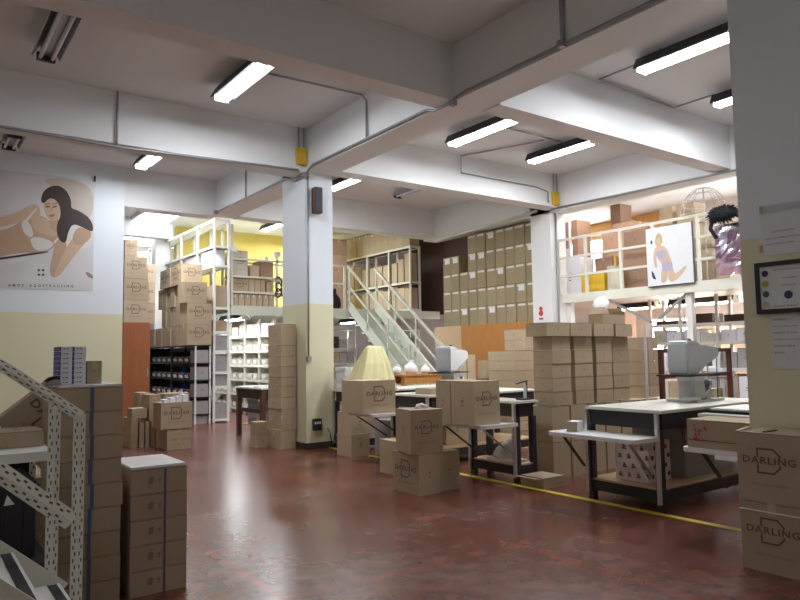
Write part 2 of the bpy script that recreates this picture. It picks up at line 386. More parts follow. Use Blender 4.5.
# ================================================================== THE SETTING
SLAB = 4.5
struct('floor', MB().box(-3.2, 14.3, -4, 20.3, -.1, 0), 'red_floor', 'glossy worn red brown floor of the hall', 'floor')
struct('ceiling', MB().box(-3.2, 14.3, -4, 20.3, SLAB, SLAB+.15), 'beam_paint', 'white painted concrete ceiling slab', 'ceiling')
struct('wall_left', MB().box(-3.3, -3.2, -4, 20.3, 0, SLAB), 'wall_paint', 'white and cream wall beyond the slotted staircase', 'wall')
struct('wall_front', MB().box(-3.2, 14.3, -4.1, -4, 0, SLAB), 'wall_paint', 'white and cream wall facing the packing tables', 'wall')
struct('wall_back', MB().box(-3.2, 2.93, 11.87, 12.2, 0, SLAB), 'wall_paint', 'white over cream wall that carries the large bikini poster', 'wall')
def wall_hole(u0, u1, v0, v1, holes, mk, mb):
    us = sorted({u0, u1, *[h[0] for h in holes], *[h[1] for h in holes]}); vs = sorted({v0, v1, *[h[2] for h in holes], *[h[3] for h in holes]})
    for a, b in zip(us, us[1:]):
        for c, d in zip(vs, vs[1:]):
            if not any(h[0] <= (a+b)/2 <= h[1] and h[2] <= (c+d)/2 <= h[3] for h in holes): mk(mb, a, b, c, d)
    return mb
RW = [(10.5, 13.0, 2.6, 4.15), (3.0, 6.2, 3.0, 4.3), (5.0, 9.6, .9, 2.05)]
struct('wall_right', wall_hole(-4, 20.3, 0, SLAB, RW, lambda mb, a, b, c, d: mb.box(14.2, 14.35, a, b, c, d), MB()), 'gallery_wall', 'pinkish white wall at the back of the railed gallery', 'wall')
FW = [(onY(20.2, 128, 250).x, onY(20.2, 170, 250).x, 3.3, 4.4)]
struct('wall_far', wall_hole(-3.3, 14.35, 0, SLAB, FW, lambda mb, a, b, c, d: mb.box(a, b, 20.2, 20.35, c, d), MB()), 'beam_paint', 'white wall far behind the bin rack', 'wall')
def window(n, lab, ax, pos, a0, a1, z0, z1):
    mk = (lambda mb, a, b, c, d, e0, e1, mi=0: mb.box(pos+e0, pos+e1, a, b, c, d, mi)) if ax == 'X' else (lambda mb, a, b, c, d, e0, e1, mi=0: mb.box(a, b, pos+e0, pos+e1, c, d, mi))
    fr = MB(); t = .05
    for a, b, c, d in ((a0, a1, z0, z0+t), (a0, a1, z1-t, z1), (a0, a0+t, z0+t, z1-t), (a1-t, a1, z0+t, z1-t)): mk(fr, a, b, c, d, 0, .12)
    n_ = max(1, round((a1-a0)/1.0))
    for i in range(1, n_): x = a0+(a1-a0)*i/n_; mk(fr, x-.02, x+.02, z0+t, z1-t, .02, .1)
    o = struct(f'window_{n}', fr, 'white_metal', lab, 'window')
    p = MB(); mk(p, a0+t, a1-t, z0+t, z1-t, .05, .06); g = p.build('window_glass', 'window_pane', o)
window(1, 'glaring daylight window beside the white pillar with the small red sign', 'X', 14.2, *RW[0])
window(2, 'unseen added window backlighting the gallery cartons', 'X', 14.2, *RW[1])  # added pane hidden by cartons, backlights the gallery
window(3, 'added bright window under the railed gallery', 'X', 14.2, *RW[2])  # added pane for the bright white area below the gallery floor
window(4, 'daylight window high behind the white shelving', 'Y', 20.2, *FW[0])
struct('column', MB().box(4.53, 4.97, 8.47, 9.19, 0, SLAB), 'wall_paint', 'square column painted cream below and white above with a black speaker', 'column')
struct('column', MB().box(4.53, 4.97, 1.66, 2.335, 0, SLAB), 'wall_paint', 'large near column that carries a framed certificate', 'column')
struct('column', MB().box(9.56, 9.98, 8.42, 8.90, 0, SLAB), 'beam_paint', 'white column beside the wall of flat cartons', 'column')
a = onY(16.25, 155, 300); b = onY(16.25, 169, 300)
struct('column', MB().box(a.x, b.x, 16.25, 16.6, 0, SLAB), 'beam_paint', 'white pillar seen behind stacked cartons', 'column')
a = onY(16.2, 100, 240); b = onY(16.2, 170, 240)
struct('ceiling_beam', MB().box(a.x, b.x, 16.0, 16.25, b.z, SLAB), 'beam_paint', 'white beam that meets the pillar behind the cartons', 'beam')
sk = MB().box(4.16, 4.92, 12.9, 12.96, 4.44, 4.5).box(4.16, 4.92, 19.4, 19.46, 4.44, 4.5).box(4.10, 4.16, 12.9, 19.46, 4.44, 4.5).box(4.92, 4.98, 12.9, 19.46, 4.44, 4.5)
o = struct('window_5', sk, 'white_metal', 'added glowing ceiling pane above the white steel shelving', 'added glow pane'); MB().box(4.16, 4.92, 12.96, 19.4, 4.47, 4.48).build('window_glass', 'added_glow_pane', o)  # added emitter: whitens the ceiling here and lights the cartons and pillar
struct('ceiling_beam', MB().box(4.53, 4.97, -4, 12.2, 3.9, SLAB), 'beam_paint', 'long white beam over the speaker column with a grey conduit', 'beam')
struct('ceiling_beam', MB().box(9.56, 9.95, -4, 12.2, 3.85, SLAB), 'beam_paint', 'long white beam over the gallery railing', 'beam')
for x0, x1, y0, y1, z0, lab in ((-3.2, 4.53, 5.22, 5.5, 3.9, 'nearest white cross beam, running left from the long beam'),
                                (-3.2, 4.53, 8.45, 8.75, 3.86, 'white cross beam that ends on the speaker column with a conduit along it'),
                                (2.93, 4.53, 11.87, 12.2, 3.84, 'white cross beam over the opening beside the poster wall'),
                                (4.97, 9.56, 5.0, 5.28, 3.88, 'white cross beam between the two pairs of lit tubes'),
                                (4.97, 9.56, 8.2, 8.5, 3.9, 'white cross beam between the speaker column and the column by the flat cartons'),
                                (4.97, 9.56, 11.85, 12.15, 3.88, 'white cross beam over the staircase')):
    struct('ceiling_beam', MB().box(x0, x1, y0, y1, z0, SLAB), 'beam_paint', lab, 'beam')
struct('baseboard_column', MB().box(4.52, 4.98, 8.455, 8.47, 0, .09).box(4.515, 4.53, 8.455, 9.2, 0, .09), 'baseboard_brown', 'dark baseboard around the speaker column', 'baseboard')
struct('floor_line_marking', MB().box(4.86, 4.93, .2, 8.44, 0, .004), 'yellow_paint', 'yellow line painted on the red floor along the tables', 'floor marking')
struct('wall_panel', MB().box(14.1, 14.19, 9.0, 10.45, 2.3, SLAB).box(14.1, 14.19, 10.45, 13.2, 4.2, SLAB), 'orange_wall', 'orange painted wall section high behind the gallery cartons', 'wall')
struct('wall_mezzanine', MB().box(5.32, 9.85, 16.6, 16.75, 2.3, SLAB), 'yellow_wall', 'bright yellow wall at the back of the mezzanine', 'wall')
struct('wall_brown', MB().box(10.75, 10.85, 9.5, 14.3, 2.25, SLAB), 'dark_brown_wall', 'dark brown wall behind the flat cartons', 'wall')
# storage block under the flat cartons: plywood front
struct('partition', MB().box(9.72, 10.74, 8.95, 11.15, 0, 1.88), 'orange_wood', 'orange plywood partition under the wall of flat cartons', 'partition')
struct('partition', MB().box(9.72, 10.74, 11.151, 12.06, 0, 1.88), 'pale_wood', 'pale plywood partition beside the staircase foot', 'partition')
struct('mezzanine_slab', MB().box(5.32, 10.7, 13.1, 20.15, 2.18, 2.3).box(5.32, 10.7, 13.06, 13.1, 2.13, 2.32), 'pale_green_metal', 'pale steel mezzanine floor behind the staircase', 'mezzanine')
struct('mezzanine_slab', MB().box(9.78, 13.2, .3, 8.35, 2.2, 2.3).box(10.35, 13.2, 8.35, 9.4, 2.2, 2.3).box(9.74, 9.78, .3, 8.35, 2.17, 2.33), 'cream_metal', 'cream steel gallery floor beyond the packing tables', 'mezzanine')
for i, y in enumerate((8.25, 5.9, 3.6)):
    struct('mezzanine_post', MB().box(9.8, 9.9, y-.05, y+.05, 0, 2.2), 'white_metal', ['white steel post under the gallery beside the white column', 'white steel post under the gallery below the blonde poster', 'white steel post under the gallery near the large column'][i], 'post')

# ================================================================== LIGHTS
def light_fitting(x, y0, y1, z, lit, label, warm=False, watts=None, group=None, drop=.2):
    t = thing('ceiling_light', label, 'light', (x, (y0+y1)/2, z), 0, group); L = (y1-y0)/2
    MB().prism([(-.135, .055), (-.075, .17), (.075, .17), (.135, .055), (.125, .05), (.065, .155), (-.065, .155), (-.125, .05)], 'Y', -L, L).build('reflector', 'black_plastic' if lit else 'grey_metal', t)
    HS = MB().box(-.05, .05, -L, L, .07, .154).build('housing', 'white_metal' if lit else 'grey_metal', t)
    for s in (-1, 1):
        MB().cyl((s*.055, -L+.03, .045), (s*.055, L-.03, .045), .019, 0, 10).build('tube', ('tube_warm' if warm else 'tube_light') if lit else 'white_carton', t, smooth=True)
        MB().box(-.085, .085, s*L-.02, s*L+.02, .02, .10).build('lamp_holder', 'white_metal' if lit else 'black_plastic', HS)
    for s in (-.6, .6): MB().cyl((0, L*s, .165), (0, L*s, drop), .008).build('hanger', 'conduit_grey', t)
    if lit:
        ld = bpy.data.lights.new('tube_glow', 'AREA'); ld.shape = 'RECTANGLE'; ld.size = .16; ld.size_y = y1-y0
        ld.energy = watts or P_TUBE; ld.color = (1, .92, .85) if warm else (.93, .96, 1)
        lo = bpy.data.objects.new('tube_glow', ld); COL.objects.link(lo); lo.parent = t; lo.location = (0, 0, .012)
    return t
G = 'twin tube ceiling lights'
light_fitting(1.07, 6.3, 7.5, 4.28, False, 'unlit twin tube ceiling light at the upper left corner', group=G, drop=.22)
light_fitting(2.95, 6.3, 7.6, 4.28, True, 'lit twin tube ceiling light left of the long beam, before the conduit', group=G, drop=.22)
light_fitting(2.98, 10.2, 11.1, 4.28, True, 'small lit tube light above the opening next to the poster wall', group=G, watts=P_TUBE*.7, drop=.22)
light_fitting(1.13, 10.4, 11.05, 4.28, False, 'small unlit tube light above the bikini poster', group=G, drop=.22)
light_fitting(6.28, 9.5, 10.75, 4.28, True, 'lit twin tube light just behind the speaker column', group=G, drop=.22)
light_fitting(7.66, 9.6, 10.55, 4.28, False, 'unlit tube light above the staircase', group=G, drop=.22)
light_fitting(6.35, 6.1, 7.4, 4.26, True, 'lit twin tube light above the middle packing table, beside the long beam', group=G, drop=.24)
light_fitting(8.05, 6.2, 7.45, 4.28, True, 'lit twin tube light with a conduit, above the tall carton wall', group=G, drop=.22)
light_fitting(6.42, 3.05, 4.3, 4.28, True, 'large lit twin tube light at the upper right, partly behind the near column', group=G, drop=.22)
light_fitting(8.12, 3.2, 4.4, 4.28, True, 'lit tube light mostly hidden behind the near column', group=G, drop=.22)
G2 = 'tube lights under the mezzanine floors'
for i, (x, y0, y1) in enumerate(((5.75, 13.4, 14.6), (5.75, 15.2, 16.4), (8.9, 13.5, 14.7), (7.5, 13.8, 15.0))):
    light_fitting(x, y0, y1, 2.03, True, ['lit tube light over the aisle of bright shelves, nearest one', 'lit tube light over the aisle of bright shelves, further one', 'lit tube light under the mezzanine behind the staircase foot', 'lit tube light under the mezzanine behind the yellow dust cover'][i], watts=P_MEZZ*(.5 if i < 2 else .9), group=G2, drop=.15)
for i, (y0, y1) in enumerate(((4.5, 5.7), (6.0, 7.2), (7.5, 8.3))):
    light_fitting(11.4, y0, y1, 2.05, True, ['lit tube under the gallery nearest the large column', 'lit tube under the gallery below the blonde poster', 'lit tube under the gallery near the white column'][i], True, P_MEZZ, G2, drop=.175)
light_fitting(3.9, 12.4, 13.4, 4.28, True, 'unseen added tube light behind the cross beam over the wooden cabinet', group=G, watts=70, drop=.22)  # added lamp kept out of sight, brightens the back left
light_fitting(-1.2, 1.0, 2.3, 4.28, True, 'unseen added fill light in the aisle by the slotted staircase', group=G, watts=2.5, drop=.22)  # added out of view as fill for the foreground
light_fitting(1.5, -2.6, -1.3, 4.28, True, 'unseen added fill light behind the camera', group=G, watts=3, drop=.22)  # second added fill lamp, outside the frame
G3 = 'tube lights above the mezzanine floors'
for i, (x, y0, y1) in enumerate(((10.5, 5.6, 6.8), (10.5, 7.4, 8.6), (8.2, 14.8, 16.0), (7.0, 14.0, 15.2))):  # first two are added lamps, kept out of sight, for the gallery cartons
    light_fitting(x, y0, y1, 4.28, True, ['unseen added tube lighting the gallery cartons', 'unseen added tube above the gallery by the daylight window', 'lit tube above the mezzanine shelves behind the staircase', 'lit tube above the mezzanine hidden by the square column'][i], i < 2, P_MEZZ*(.25 if i < 2 else 1.4), G3, drop=.22)
# ================================================================== CONDUITS, BOXES ON COLUMNS
def conduit(label, pts, r=.016, mat='conduit_grey', parts=()):
    o = MB().tube(pts, r).build('conduit', mat, None, loc=None, smooth=True)
    tag(o, label, 'conduit', 'grey conduits')
    for p in parts: MB().box(p[0]-.03, p[0]+.03, p[1]-.03, p[1]+.03, p[2]-.03, p[2]+.03).build('conduit_coupling', mat, o)
    return o
conduit('grey conduit running along the long beam over the speaker column', [(4.505, -1, 3.93), (4.505, 3.6, 3.93), (4.505, 5.0, 3.93), (4.49, 5.15, 3.9), (4.49, 5.3, 3.87), (4.49, 5.5, 3.87), (4.505, 5.65, 3.93), (4.505, 8.2, 3.93), (4.49, 8.4, 3.83), (4.49, 8.8, 3.83), (4.505, 9.0, 3.91), (4.505, 11.8, 3.9)], parts=[(4.49, 3.76, 3.93), (4.49, 5.2, 3.86), (4.49, 8.4, 3.83), (4.49, 11.8, 3.9)])
conduit('grey conduit along the cross beam left of the speaker column', [(-3.1, 8.42, 3.70), (.78, 8.42, 3.835), (2, 8.42, 3.81), (4.4, 8.42, 3.885)], .018)
conduit('short vertical conduit above the cross beam conduit at left', [(1.98, 8.42, 3.82), (1.98, 8.42, 4.49)], .013)
conduit('vertical conduit at the top centre where the beam meets the ceiling', [(4.505, 3.76, 3.95), (4.505, 3.76, 4.49)], .02)
conduit('bent conduit from the long beam to the lit light at left', [(4.505, 6.84, 3.94), (4.505, 6.84, 4.40), (4.45, 6.84, 4.47), (3.06, 6.9, 4.47)], .013)
conduit('short drop conduit on the long beam behind the speaker column', [(4.505, 10.5, 3.92), (4.505, 10.5, 4.4)], .013)
conduit('grey conduit along the beam over the gallery railing', [(9.53, .5, 3.83), (9.53, 4.4, 3.83), (9.53, 8.35, 3.90)], .018)
conduit('thick grey pipe along the top of the flat cartons', [(9.53, 8.7, 3.93), (9.53, 11.75, 3.80)], .03, 'white_metal')
conduit('bent conduit on the cross beam by the column next to the flat cartons', [(7.7, 6.85, 4.47), (7.2, 8.17, 4.47), (7.2, 8.17, 4.2), (8.95, 8.17, 4.2), (9.25, 8.17, 4.15), (9.25, 8.17, 3.95)], .013)
conduit('thin conduit across the ceiling behind the near column', [(6.5, 3.9, 4.47), (6.5, 4.9, 4.47), (8.1, 4.95, 4.47), (8.1, 4.4, 4.47)], .012)
conduit('thin ceiling conduit between the two central lit lights', [(6.45, 6.75, 4.47), (8.0, 6.75, 4.47)], .012)
conduit('grey conduit down the corner of the speaker column', [(4.56, 8.45, 1.22), (4.56, 8.45, 3.9)], .012, parts=[(4.56, 8.45, 1.25)])
conduit('grey conduit down the white column by the flat cartons', [(9.70, 8.4, .4), (9.70, 8.4, 3.85)], .02)
def junction(label, x, y, z):
    t = thing('junction_box', label, 'electrical box', (x, y, z))
    MB().box(-.075, .075, -.06, 0, 0, .24).build('box_body', 'yellow_plastic', t, bevel=.008)
    MB().box(-.06, .06, -.066, -.06, .02, .22).build('cover', 'yellow_plastic', t)
    for s in (-1, 1): MB().cyl((.04*s, -.03, .24), (.04*s, -.03, .60), .012).build('pipe_stub', 'conduit_grey', t)
junction('yellow electrical box on the beam above the speaker column', 4.44, 8.447, 3.97)
junction('yellow electrical box on the column by the flat cartons', 9.44, 8.197, 3.93)
# speaker on the column
a = onY(8.30, 316.3, 186); b = onY(8.30, 323.5, 213)
t = thing('wall_speaker', 'black wall speaker high on the square column', 'speaker', ((a.x+b.x)/2, 8.385, b.z)); wd = (b.x-a.x)/2+.005; ht = a.z-b.z
MB().box(-wd, wd, -.055, .055, 0, ht).build('cabinet', 'dark_wood', t, bevel=.006)
MB().box(-wd+.008, wd-.008, -.066, -.055, .012, ht-.012).build('grille', 'black_plastic', t)
MB().box(-.02, .02, .055, .085, ht*.4, ht*.6).build('bracket', 'black_plastic', t)
a = onY(8.46, 312.5, 419); b = onY(8.46, 321, 430)
t = thing('wall_socket', 'black double wall socket low on the square column', 'socket', ((a.x+b.x)/2, 8.468, b.z)); wd = (b.x-a.x)/2; ht = a.z-b.z
SB = MB().box(-wd, wd, -.035, 0, 0, ht).build('socket_box', 'black_plastic', t, bevel=.004)
for k in (-1, 0, 1): MB().box(k*wd*.55-.012, k*wd*.55+.012, -.038, -.035, ht*.55, ht*.75).build('outlet', 'white_paper', SB)
o = MB().tube([(4.84, 8.43, .28), (4.87, 8.40, .2), (4.88, 8.39, .08), (4.885, 8.40, .03), (4.90, 8.43, .012)], .007).build('power_cable', 'black_plastic', smooth=True); tag(o, 'black cable dropping from the socket on the square column', 'cable')
# papers and certificate on the near column (face X = 4.53, readers see it from -X)
def on_col(x, y): return onX(4.529, x, y)
def colfn(p0, p1, dx=0):
    def fn(u, v): return (4.529-dx, p0.y+(p1.y-p0.y)*u, p0.z+(p1.z-p0.z)*v)
    return fn
def wall_sheet(name, label, cat, q0, q1, mat, rows, d=.003):
    A = on_col(*q0); B = on_col(*q1); B.y = max(B.y, 1.68); t = thing(name, label, cat, (4.529, (A.y+B.y)/2, B.z))
    MB().box(4.529-d, 4.529, min(A.y, B.y), max(A.y, B.y), B.z, A.z).build('sheet', mat, t, world=True)
    ink = MB(); wy = A.y-B.y; hz = A.z-B.z
    for v, u0, u1, txt in rows:
        put_text(ink, txt, lambda u, vv: (4.528-d, A.y-wy*u, A.z-hz*v+vv*wy), u0, 0, min(u1-u0, len(txt)*.0085/wy), 0, 1)
    ink.build('printing', 'print_faint', t, world=True)
    return t, A, B
t, A, B = wall_sheet('notice_sheet', 'crumpled plastic sleeve with a white notice taped near the top of the near column', 'notice', (760, 208), (803, 251), 'poster_cream', [(.55, .25, .95, 'AVISO AL PERSONAL'), (.68, .10, .95, 'horario de trabajo y descanso'), (.80, .12, .8, 'turno manana y tarde')])
MB().box(4.519, 4.5255, B.y, A.y, A.z-.045, A.z+.005).build('plastic_sleeve', 'clear_plastic', t, world=True)
for yy, zz in ((A.y-.01, A.z-.01), (A.y+.005, B.z+.05)): MB().box(4.524, 4.5265, yy-.012, yy+.012, zz-.03, zz+.02).build('adhesive_tape', 'tape', t, world=True)
t, A, B = wall_sheet('printed_sheet', 'grey printed sheet taped below the framed certificate', 'notice', (770, 314), (803, 369), 'poster_cream', [(.12, .1, .9, 'REGLAMENTO'), (.24, .1, .95, 'uso de los equipos y mesas'), (.36, .1, .9, 'mantener el orden'), (.48, .1, .95, 'no fumar en el almacen'), (.60, .1, .85, 'limpieza diaria'), (.72, .1, .9, 'gracias')])
A = on_col(756.5, 264); B = on_col(803, 312); B.y = 1.70
t = thing('framed_certificate', 'certificate with coloured seals in a black frame on the near column', 'framed picture', (4.529, (A.y+B.y)/2, B.z)); k = .028
MB().box(4.505, 4.529, B.y+k, A.y-k, B.z+k, A.z-k).build('certificate', 'poster_cream', t, world=True)
fr = MB()
for y0, y1, z0, z1 in ((B.y, A.y, B.z, B.z+k), (B.y, A.y, A.z-k, A.z), (A.y-k, A.y, B.z+k, A.z-k), (B.y, B.y+k, B.z+k, A.z-k)): fr.box(4.495, 4.529, y0, y1, z0, z1)
fr.build('frame', 'black_paint', t, world=True)
hz = A.z-B.z
for j, (v, mt) in enumerate(((.22, 'navy_disc'), (.42, 'green_disc'), (.62, 'dark_green_disc'), (.82, 'wire_silver'))):
    MB().cyl((4.5035, A.y-.062, A.z-hz*v), (4.505, A.y-.062, A.z-hz*v), .021, 0, 16).build('seal', mt, t, world=True)
MB().cyl((4.5035, A.y-.20, A.z-hz*.66), (4.505, A.y-.20, A.z-hz*.66), .026, 0, 16).build('seal', 'navy_disc', t, world=True)
ink = MB()
for v, u0, wd, txt in ((.18, .11, .20, 'CERTIFICADO DE CALIDAD'), (.34, .17, .09, 'se otorga a'), (.48, .17, .08, 'la empresa'), (.88, .11, .14, 'Director General')): put_text(ink, txt, lambda u, vv, v=v: (4.5045, A.y-u, A.z-hz*v+vv), u0, 0, wd)
ink.build('printing', 'print_faint', t, world=True)
# small red sign on the white column
A = onX(9.559, 538.5, 304); B = onX(9.559, 544, 320)
t = thing('fire_sign', 'small red and white sign on the white column by the flat cartons', 'sign', (9.559, (A.y+B.y)/2, B.z))
MB().box(9.553, 9.559, min(A.y, B.y), max(A.y, B.y), B.z, A.z).build('sign_plate', 'white_paper', t, world=True)
yc = (A.y+B.y)/2; hz = A.z-B.z; sm = MB(); sm.cyl((9.551, yc, B.z+hz*.42), (9.553, yc, B.z+hz*.42), hz*.18, 0, 16).cyl((9.551, yc, B.z+hz*.70), (9.553, yc, B.z+hz*.70), hz*.14, 0, 16).box(9.551, 9.553, min(A.y, B.y)+.01, max(A.y, B.y)-.01, B.z+.01, B.z+hz*.14)
sm.build('red_symbol', 'red_print', t, world=True)

# ================================================================== BIKINI POSTER ON THE BACK WALL
PY = 11.868
def ppt(x, y, e): p = onY(PY, x, y); return (p.x, PY-.004-e, p.z)
tl = onY(PY, -30, 166); tr = onY(PY, 94.5, 180.5); br = onY(PY, 92, 291); bl = onY(PY, -30, 287)
t = thing('wall_poster', 'large poster of a reclining woman in a white bikini', 'poster', (tl.x, PY, bl.z))
MB().add([(tl.x, PY-.004, tl.z), (tr.x, PY-.004, tr.z), (br.x+.01, PY-.004, br.z), (bl.x, PY-.004, bl.z), (tl.x, PY, tl.z), (tr.x, PY, tr.z), (br.x+.01, PY, br.z), (bl.x, PY, bl.z)], [(0, 1, 2, 3), (7, 6, 5, 4), (0, 4, 5, 1), (1, 5, 6, 2), (2, 6, 7, 3), (3, 7, 4, 0)]).build('poster_sheet', 'poster_white', t, world=True)
pic = MB()
def shape(pts, e, mi, sm=True):
    if sm:   # round the outline
        for _ in range(2):
            q = []
            for i in range(len(pts)):
                a, b = pts[i], pts[(i+1) % len(pts)]
                q += [(a[0]*.75+b[0]*.25, a[1]*.75+b[1]*.25), (a[0]*.25+b[0]*.75, a[1]*.25+b[1]*.75)]
            pts = q
    pic.flat([ppt(x, y, e) for x, y in pts], mi)
PM = ['poster_beige', 'skin', 'hair_dark', 'fabric_white', 'skin_light', 'print_ink', 'poster_dark', 'lip']
def zs_(pts, e, mi, sm=True): shape([(x/2.857, 170+y/2.857) for x, y in pts], e, mi, sm)
zs_([(110, 18), (268, 34), (266, 150), (200, 120), (160, 60)], .0004, 0)
zs_([(170, 160), (235, 150), (266, 185), (266, 215), (205, 235), (170, 225)], .0006, 3)                                   # pillow
zs_([(80, 128), (120, 128), (165, 165), (172, 205), (140, 232), (100, 240), (60, 234), (-60, 262), (-60, 175), (0, 176), (45, 158)], .0008, 1)
zs_([(112, 98), (86, 98), (50, 122), (-60, 150), (-60, 172), (40, 156), (82, 140), (118, 142)], .0012, 4)                  # rear arm
zs_([(90, 130), (135, 140), (165, 170), (158, 196), (110, 180), (92, 160)], .0010, 4)                                     # chest in the lighter skin tone
zs_([(60, 148), (78, 140), (98, 182), (88, 196), (66, 178)], .0016, 3); zs_([(84, 194), (112, 190), (158, 208), (140, 228), (106, 232), (92, 218)], .0016, 3)
zs_([(66, 150), (104, 106), (108, 108), (72, 154)], .0018, 3); zs_([(150, 208), (172, 186), (175, 190), (156, 212)], .0018, 3)
zs_([(-60, 256), (20, 248), (84, 238), (140, 232), (138, 236), (86, 244), (20, 254), (-60, 264)], .0018, 2)
zs_([(-60, 264), (20, 256), (84, 246), (70, 262), (0, 270), (-60, 280)], .0014, 3)
zs_([(160, 196), (190, 200), (190, 240), (168, 302), (154, 310), (140, 296), (148, 250)], .0020, 1)                        # upper arm
zs_([(150, 309), (170, 304), (222, 232), (250, 204), (236, 176), (204, 194), (176, 250)], .0022, 4)                       # forearm
zs_([(204, 196), (218, 166), (236, 164), (262, 176), (258, 196), (240, 212), (216, 216)], .0024, 1)                       # hand
zs_([(140, 140), (164, 130), (172, 160), (166, 182), (140, 166)], .0013, 1)                                               # neck
zs_([(124, 94), (140, 78), (166, 84), (174, 110), (166, 140), (151, 150), (135, 138), (126, 116)], .0026, 4)              # face
zs_([(116, 92), (120, 66), (138, 48), (166, 43), (190, 58), (204, 88), (202, 110), (226, 116), (262, 142), (268, 180), (240, 166), (208, 152), (194, 178), (188, 212), (166, 200), (160, 160), (173, 132), (172, 104), (158, 84), (140, 80), (126, 96)], .0030, 2)
for ex in (136, 156): zs_([(ex-6, 104), (ex+6, 102), (ex+7, 106), (ex-5, 108)], .0028, 5, False); zs_([(ex-7, 97), (ex+7, 94), (ex+7, 96), (ex-7, 99)], .0028, 2, False)
zs_([(146, 104), (150, 118), (142, 120)], .0028, 1, False); zs_([(138, 130), (148, 127), (158, 127), (152, 134), (142, 135)], .0028, 7)
zs_([(243, 288), (266, 300), (266, 312), (248, 304)], .0006, 6)  # darker printed patch near the lower right corner
for dx, dy in ((106, 282), (118, 282), (106, 295), (118, 295)): zs_([(dx, dy+4), (dx+5, dy), (dx+10, dy+4), (dx+5, dy+9)], .0018, 5, False)
pic.build('printed_picture', PM, t, world=True)
A = onY(PY, 8, 286.5); B = onY(PY, 73, 287.5)
ink = MB(); 
put_text(ink, 'A M O Y    A G O S T R A U S I N G', lambda u, v: (A.x+u, PY-.0055, A.z+v+(B.z-A.z)*u/(B.x-A.x)), 0, 0, B.x-A.x, 0, 1.15)
ink.build('lettering', 'print_ink', t, world=True)
o = MB().box(-.02, .02, -.02, .02, 0, .25).build('wall_bracket', 'black_plastic', loc=(tr.x, PY-.03, tr.z-.02)); o.scale = (.6, .8, .35); tag(o, 'small dark bracket at the upper corner of the bikini poster', 'bracket')

# ================================================================== FRONT LEFT: CARTON STACKS AND SLOTTED ANGLE STAIRCASE
def strap(label, x, y0, y1, z0, z1, mat, pr=.004, wd=.007):
    o = MB().box(x-wd, x+wd, y0-pr, y0, z0, z1).build('packing_strap', mat); o2 = tag(o, label, 'strap'); return o
H = .1275; YF = 3.95
for i in range(9):
    dx = random.uniform(-.006, .006); x1 = .985+dx; x0 = .662+dx
    carton(x0, x1, YF+random.uniform(0, .004), YF+.46, i*H, i*H+H-.002, f'{ORD[i]} of the nine flat cartons in the tall stack behind the slotted staircase post' if i else 'bottom one of the nine flat cartons in the tall stack behind the slotted staircase post', 'tall stack of flat cartons', mark='y', jit=.0)
    MB().box(-.004, .014, -.234, -.2305, 0, H-.002).build('strap', 'strap_blue' if i in (3, 4) else 'strap_purple', LASTBOX[0])
top = 9*H
for j in range(4):
    x0 = .665+.08*j; o = MB().box(x0, x0+.078, 3.96, 4.38, top, top+.011).build('white_foam_strip', 'white_paper', loc=(x0+.04, 4.17, top), world=True)
    tag(o, ['white foam strip on top of the tall carton stack, first from its left', 'white foam strip on top of the tall carton stack, second from its left', 'white foam strip on top of the tall carton stack, third from its left', 'white foam strip on top of the tall carton stack, at its right edge'][j], 'packing foam', 'foam strips on the stacks')
T2 = top+.012
def flat_box(x0, x1, y0, y1, z0, z1, label, group):
    t = thing('white_flat_box', label, 'box', ((x0+x1)/2, (y0+y1)/2, z0), 0, group); a, b, h = (x1-x0)/2, (y1-y0)/2, z1-z0
    MB().box(-a, a, -b, b, 0, h*.46).build('tray', 'white_carton', t)
    MB().box(-a-.0008, a+.0008, -b-.0008, b+.0008, h*.46, h).build('lid', 'white_carton', t)
    e = MB().box(-a-.002, -a+.005, -b-.002, -b, .001, h-.001).box(-a-.002, -a, -b, b, .001, h-.001); e.build('blue_edge', 'blue_edge', t)
    mk = MB()
    for k in (-.18, .02, .12): mk.box(a*k*2-.003, a*k*2+.004, -b-.0022, -b, h*.40, h*.58)
    mk.build('printed_code', 'print_ink', t)
for c, (x0, x1) in enumerate(((.69, .752), (.758, .822))):
    for k in range(8):
        z = T2+k*.0258; flat_box(x0, x1, 4.10+random.uniform(-.003, .003), 4.28, z, z+.0252, f'{ORD[k]} white box with blue edge in the {"left" if c == 0 else "right"} pile on the tall carton stack', 'white flat boxes')
carton(.83, .905, 4.1, 4.2, T2, T2+.125, 'small brown carton beside the white boxes on the tall stack', logo=None, tape=True, mark='y')
t = thing('folded_cloth', 'dark grey folded cloth lying left of the white boxes on the stack', 'cloth', (.66, 4.03, T2-.001))
MB().prism([(-.06, 0), (.028, 0), (.026, .012), (.0, .04), (-.03, .03)], 'Y', -.04, .04).build('fold', 'bin_grey', t, bevel=.006)
MB().prism([(-.055, .022), (-.03, .031), (.0, .041), (.012, .03), (.02, .034), (.004, .052), (-.03, .044)], 'Y', -.041, .041).build('dark_fold', 'black_cloth', t, bevel=.003)
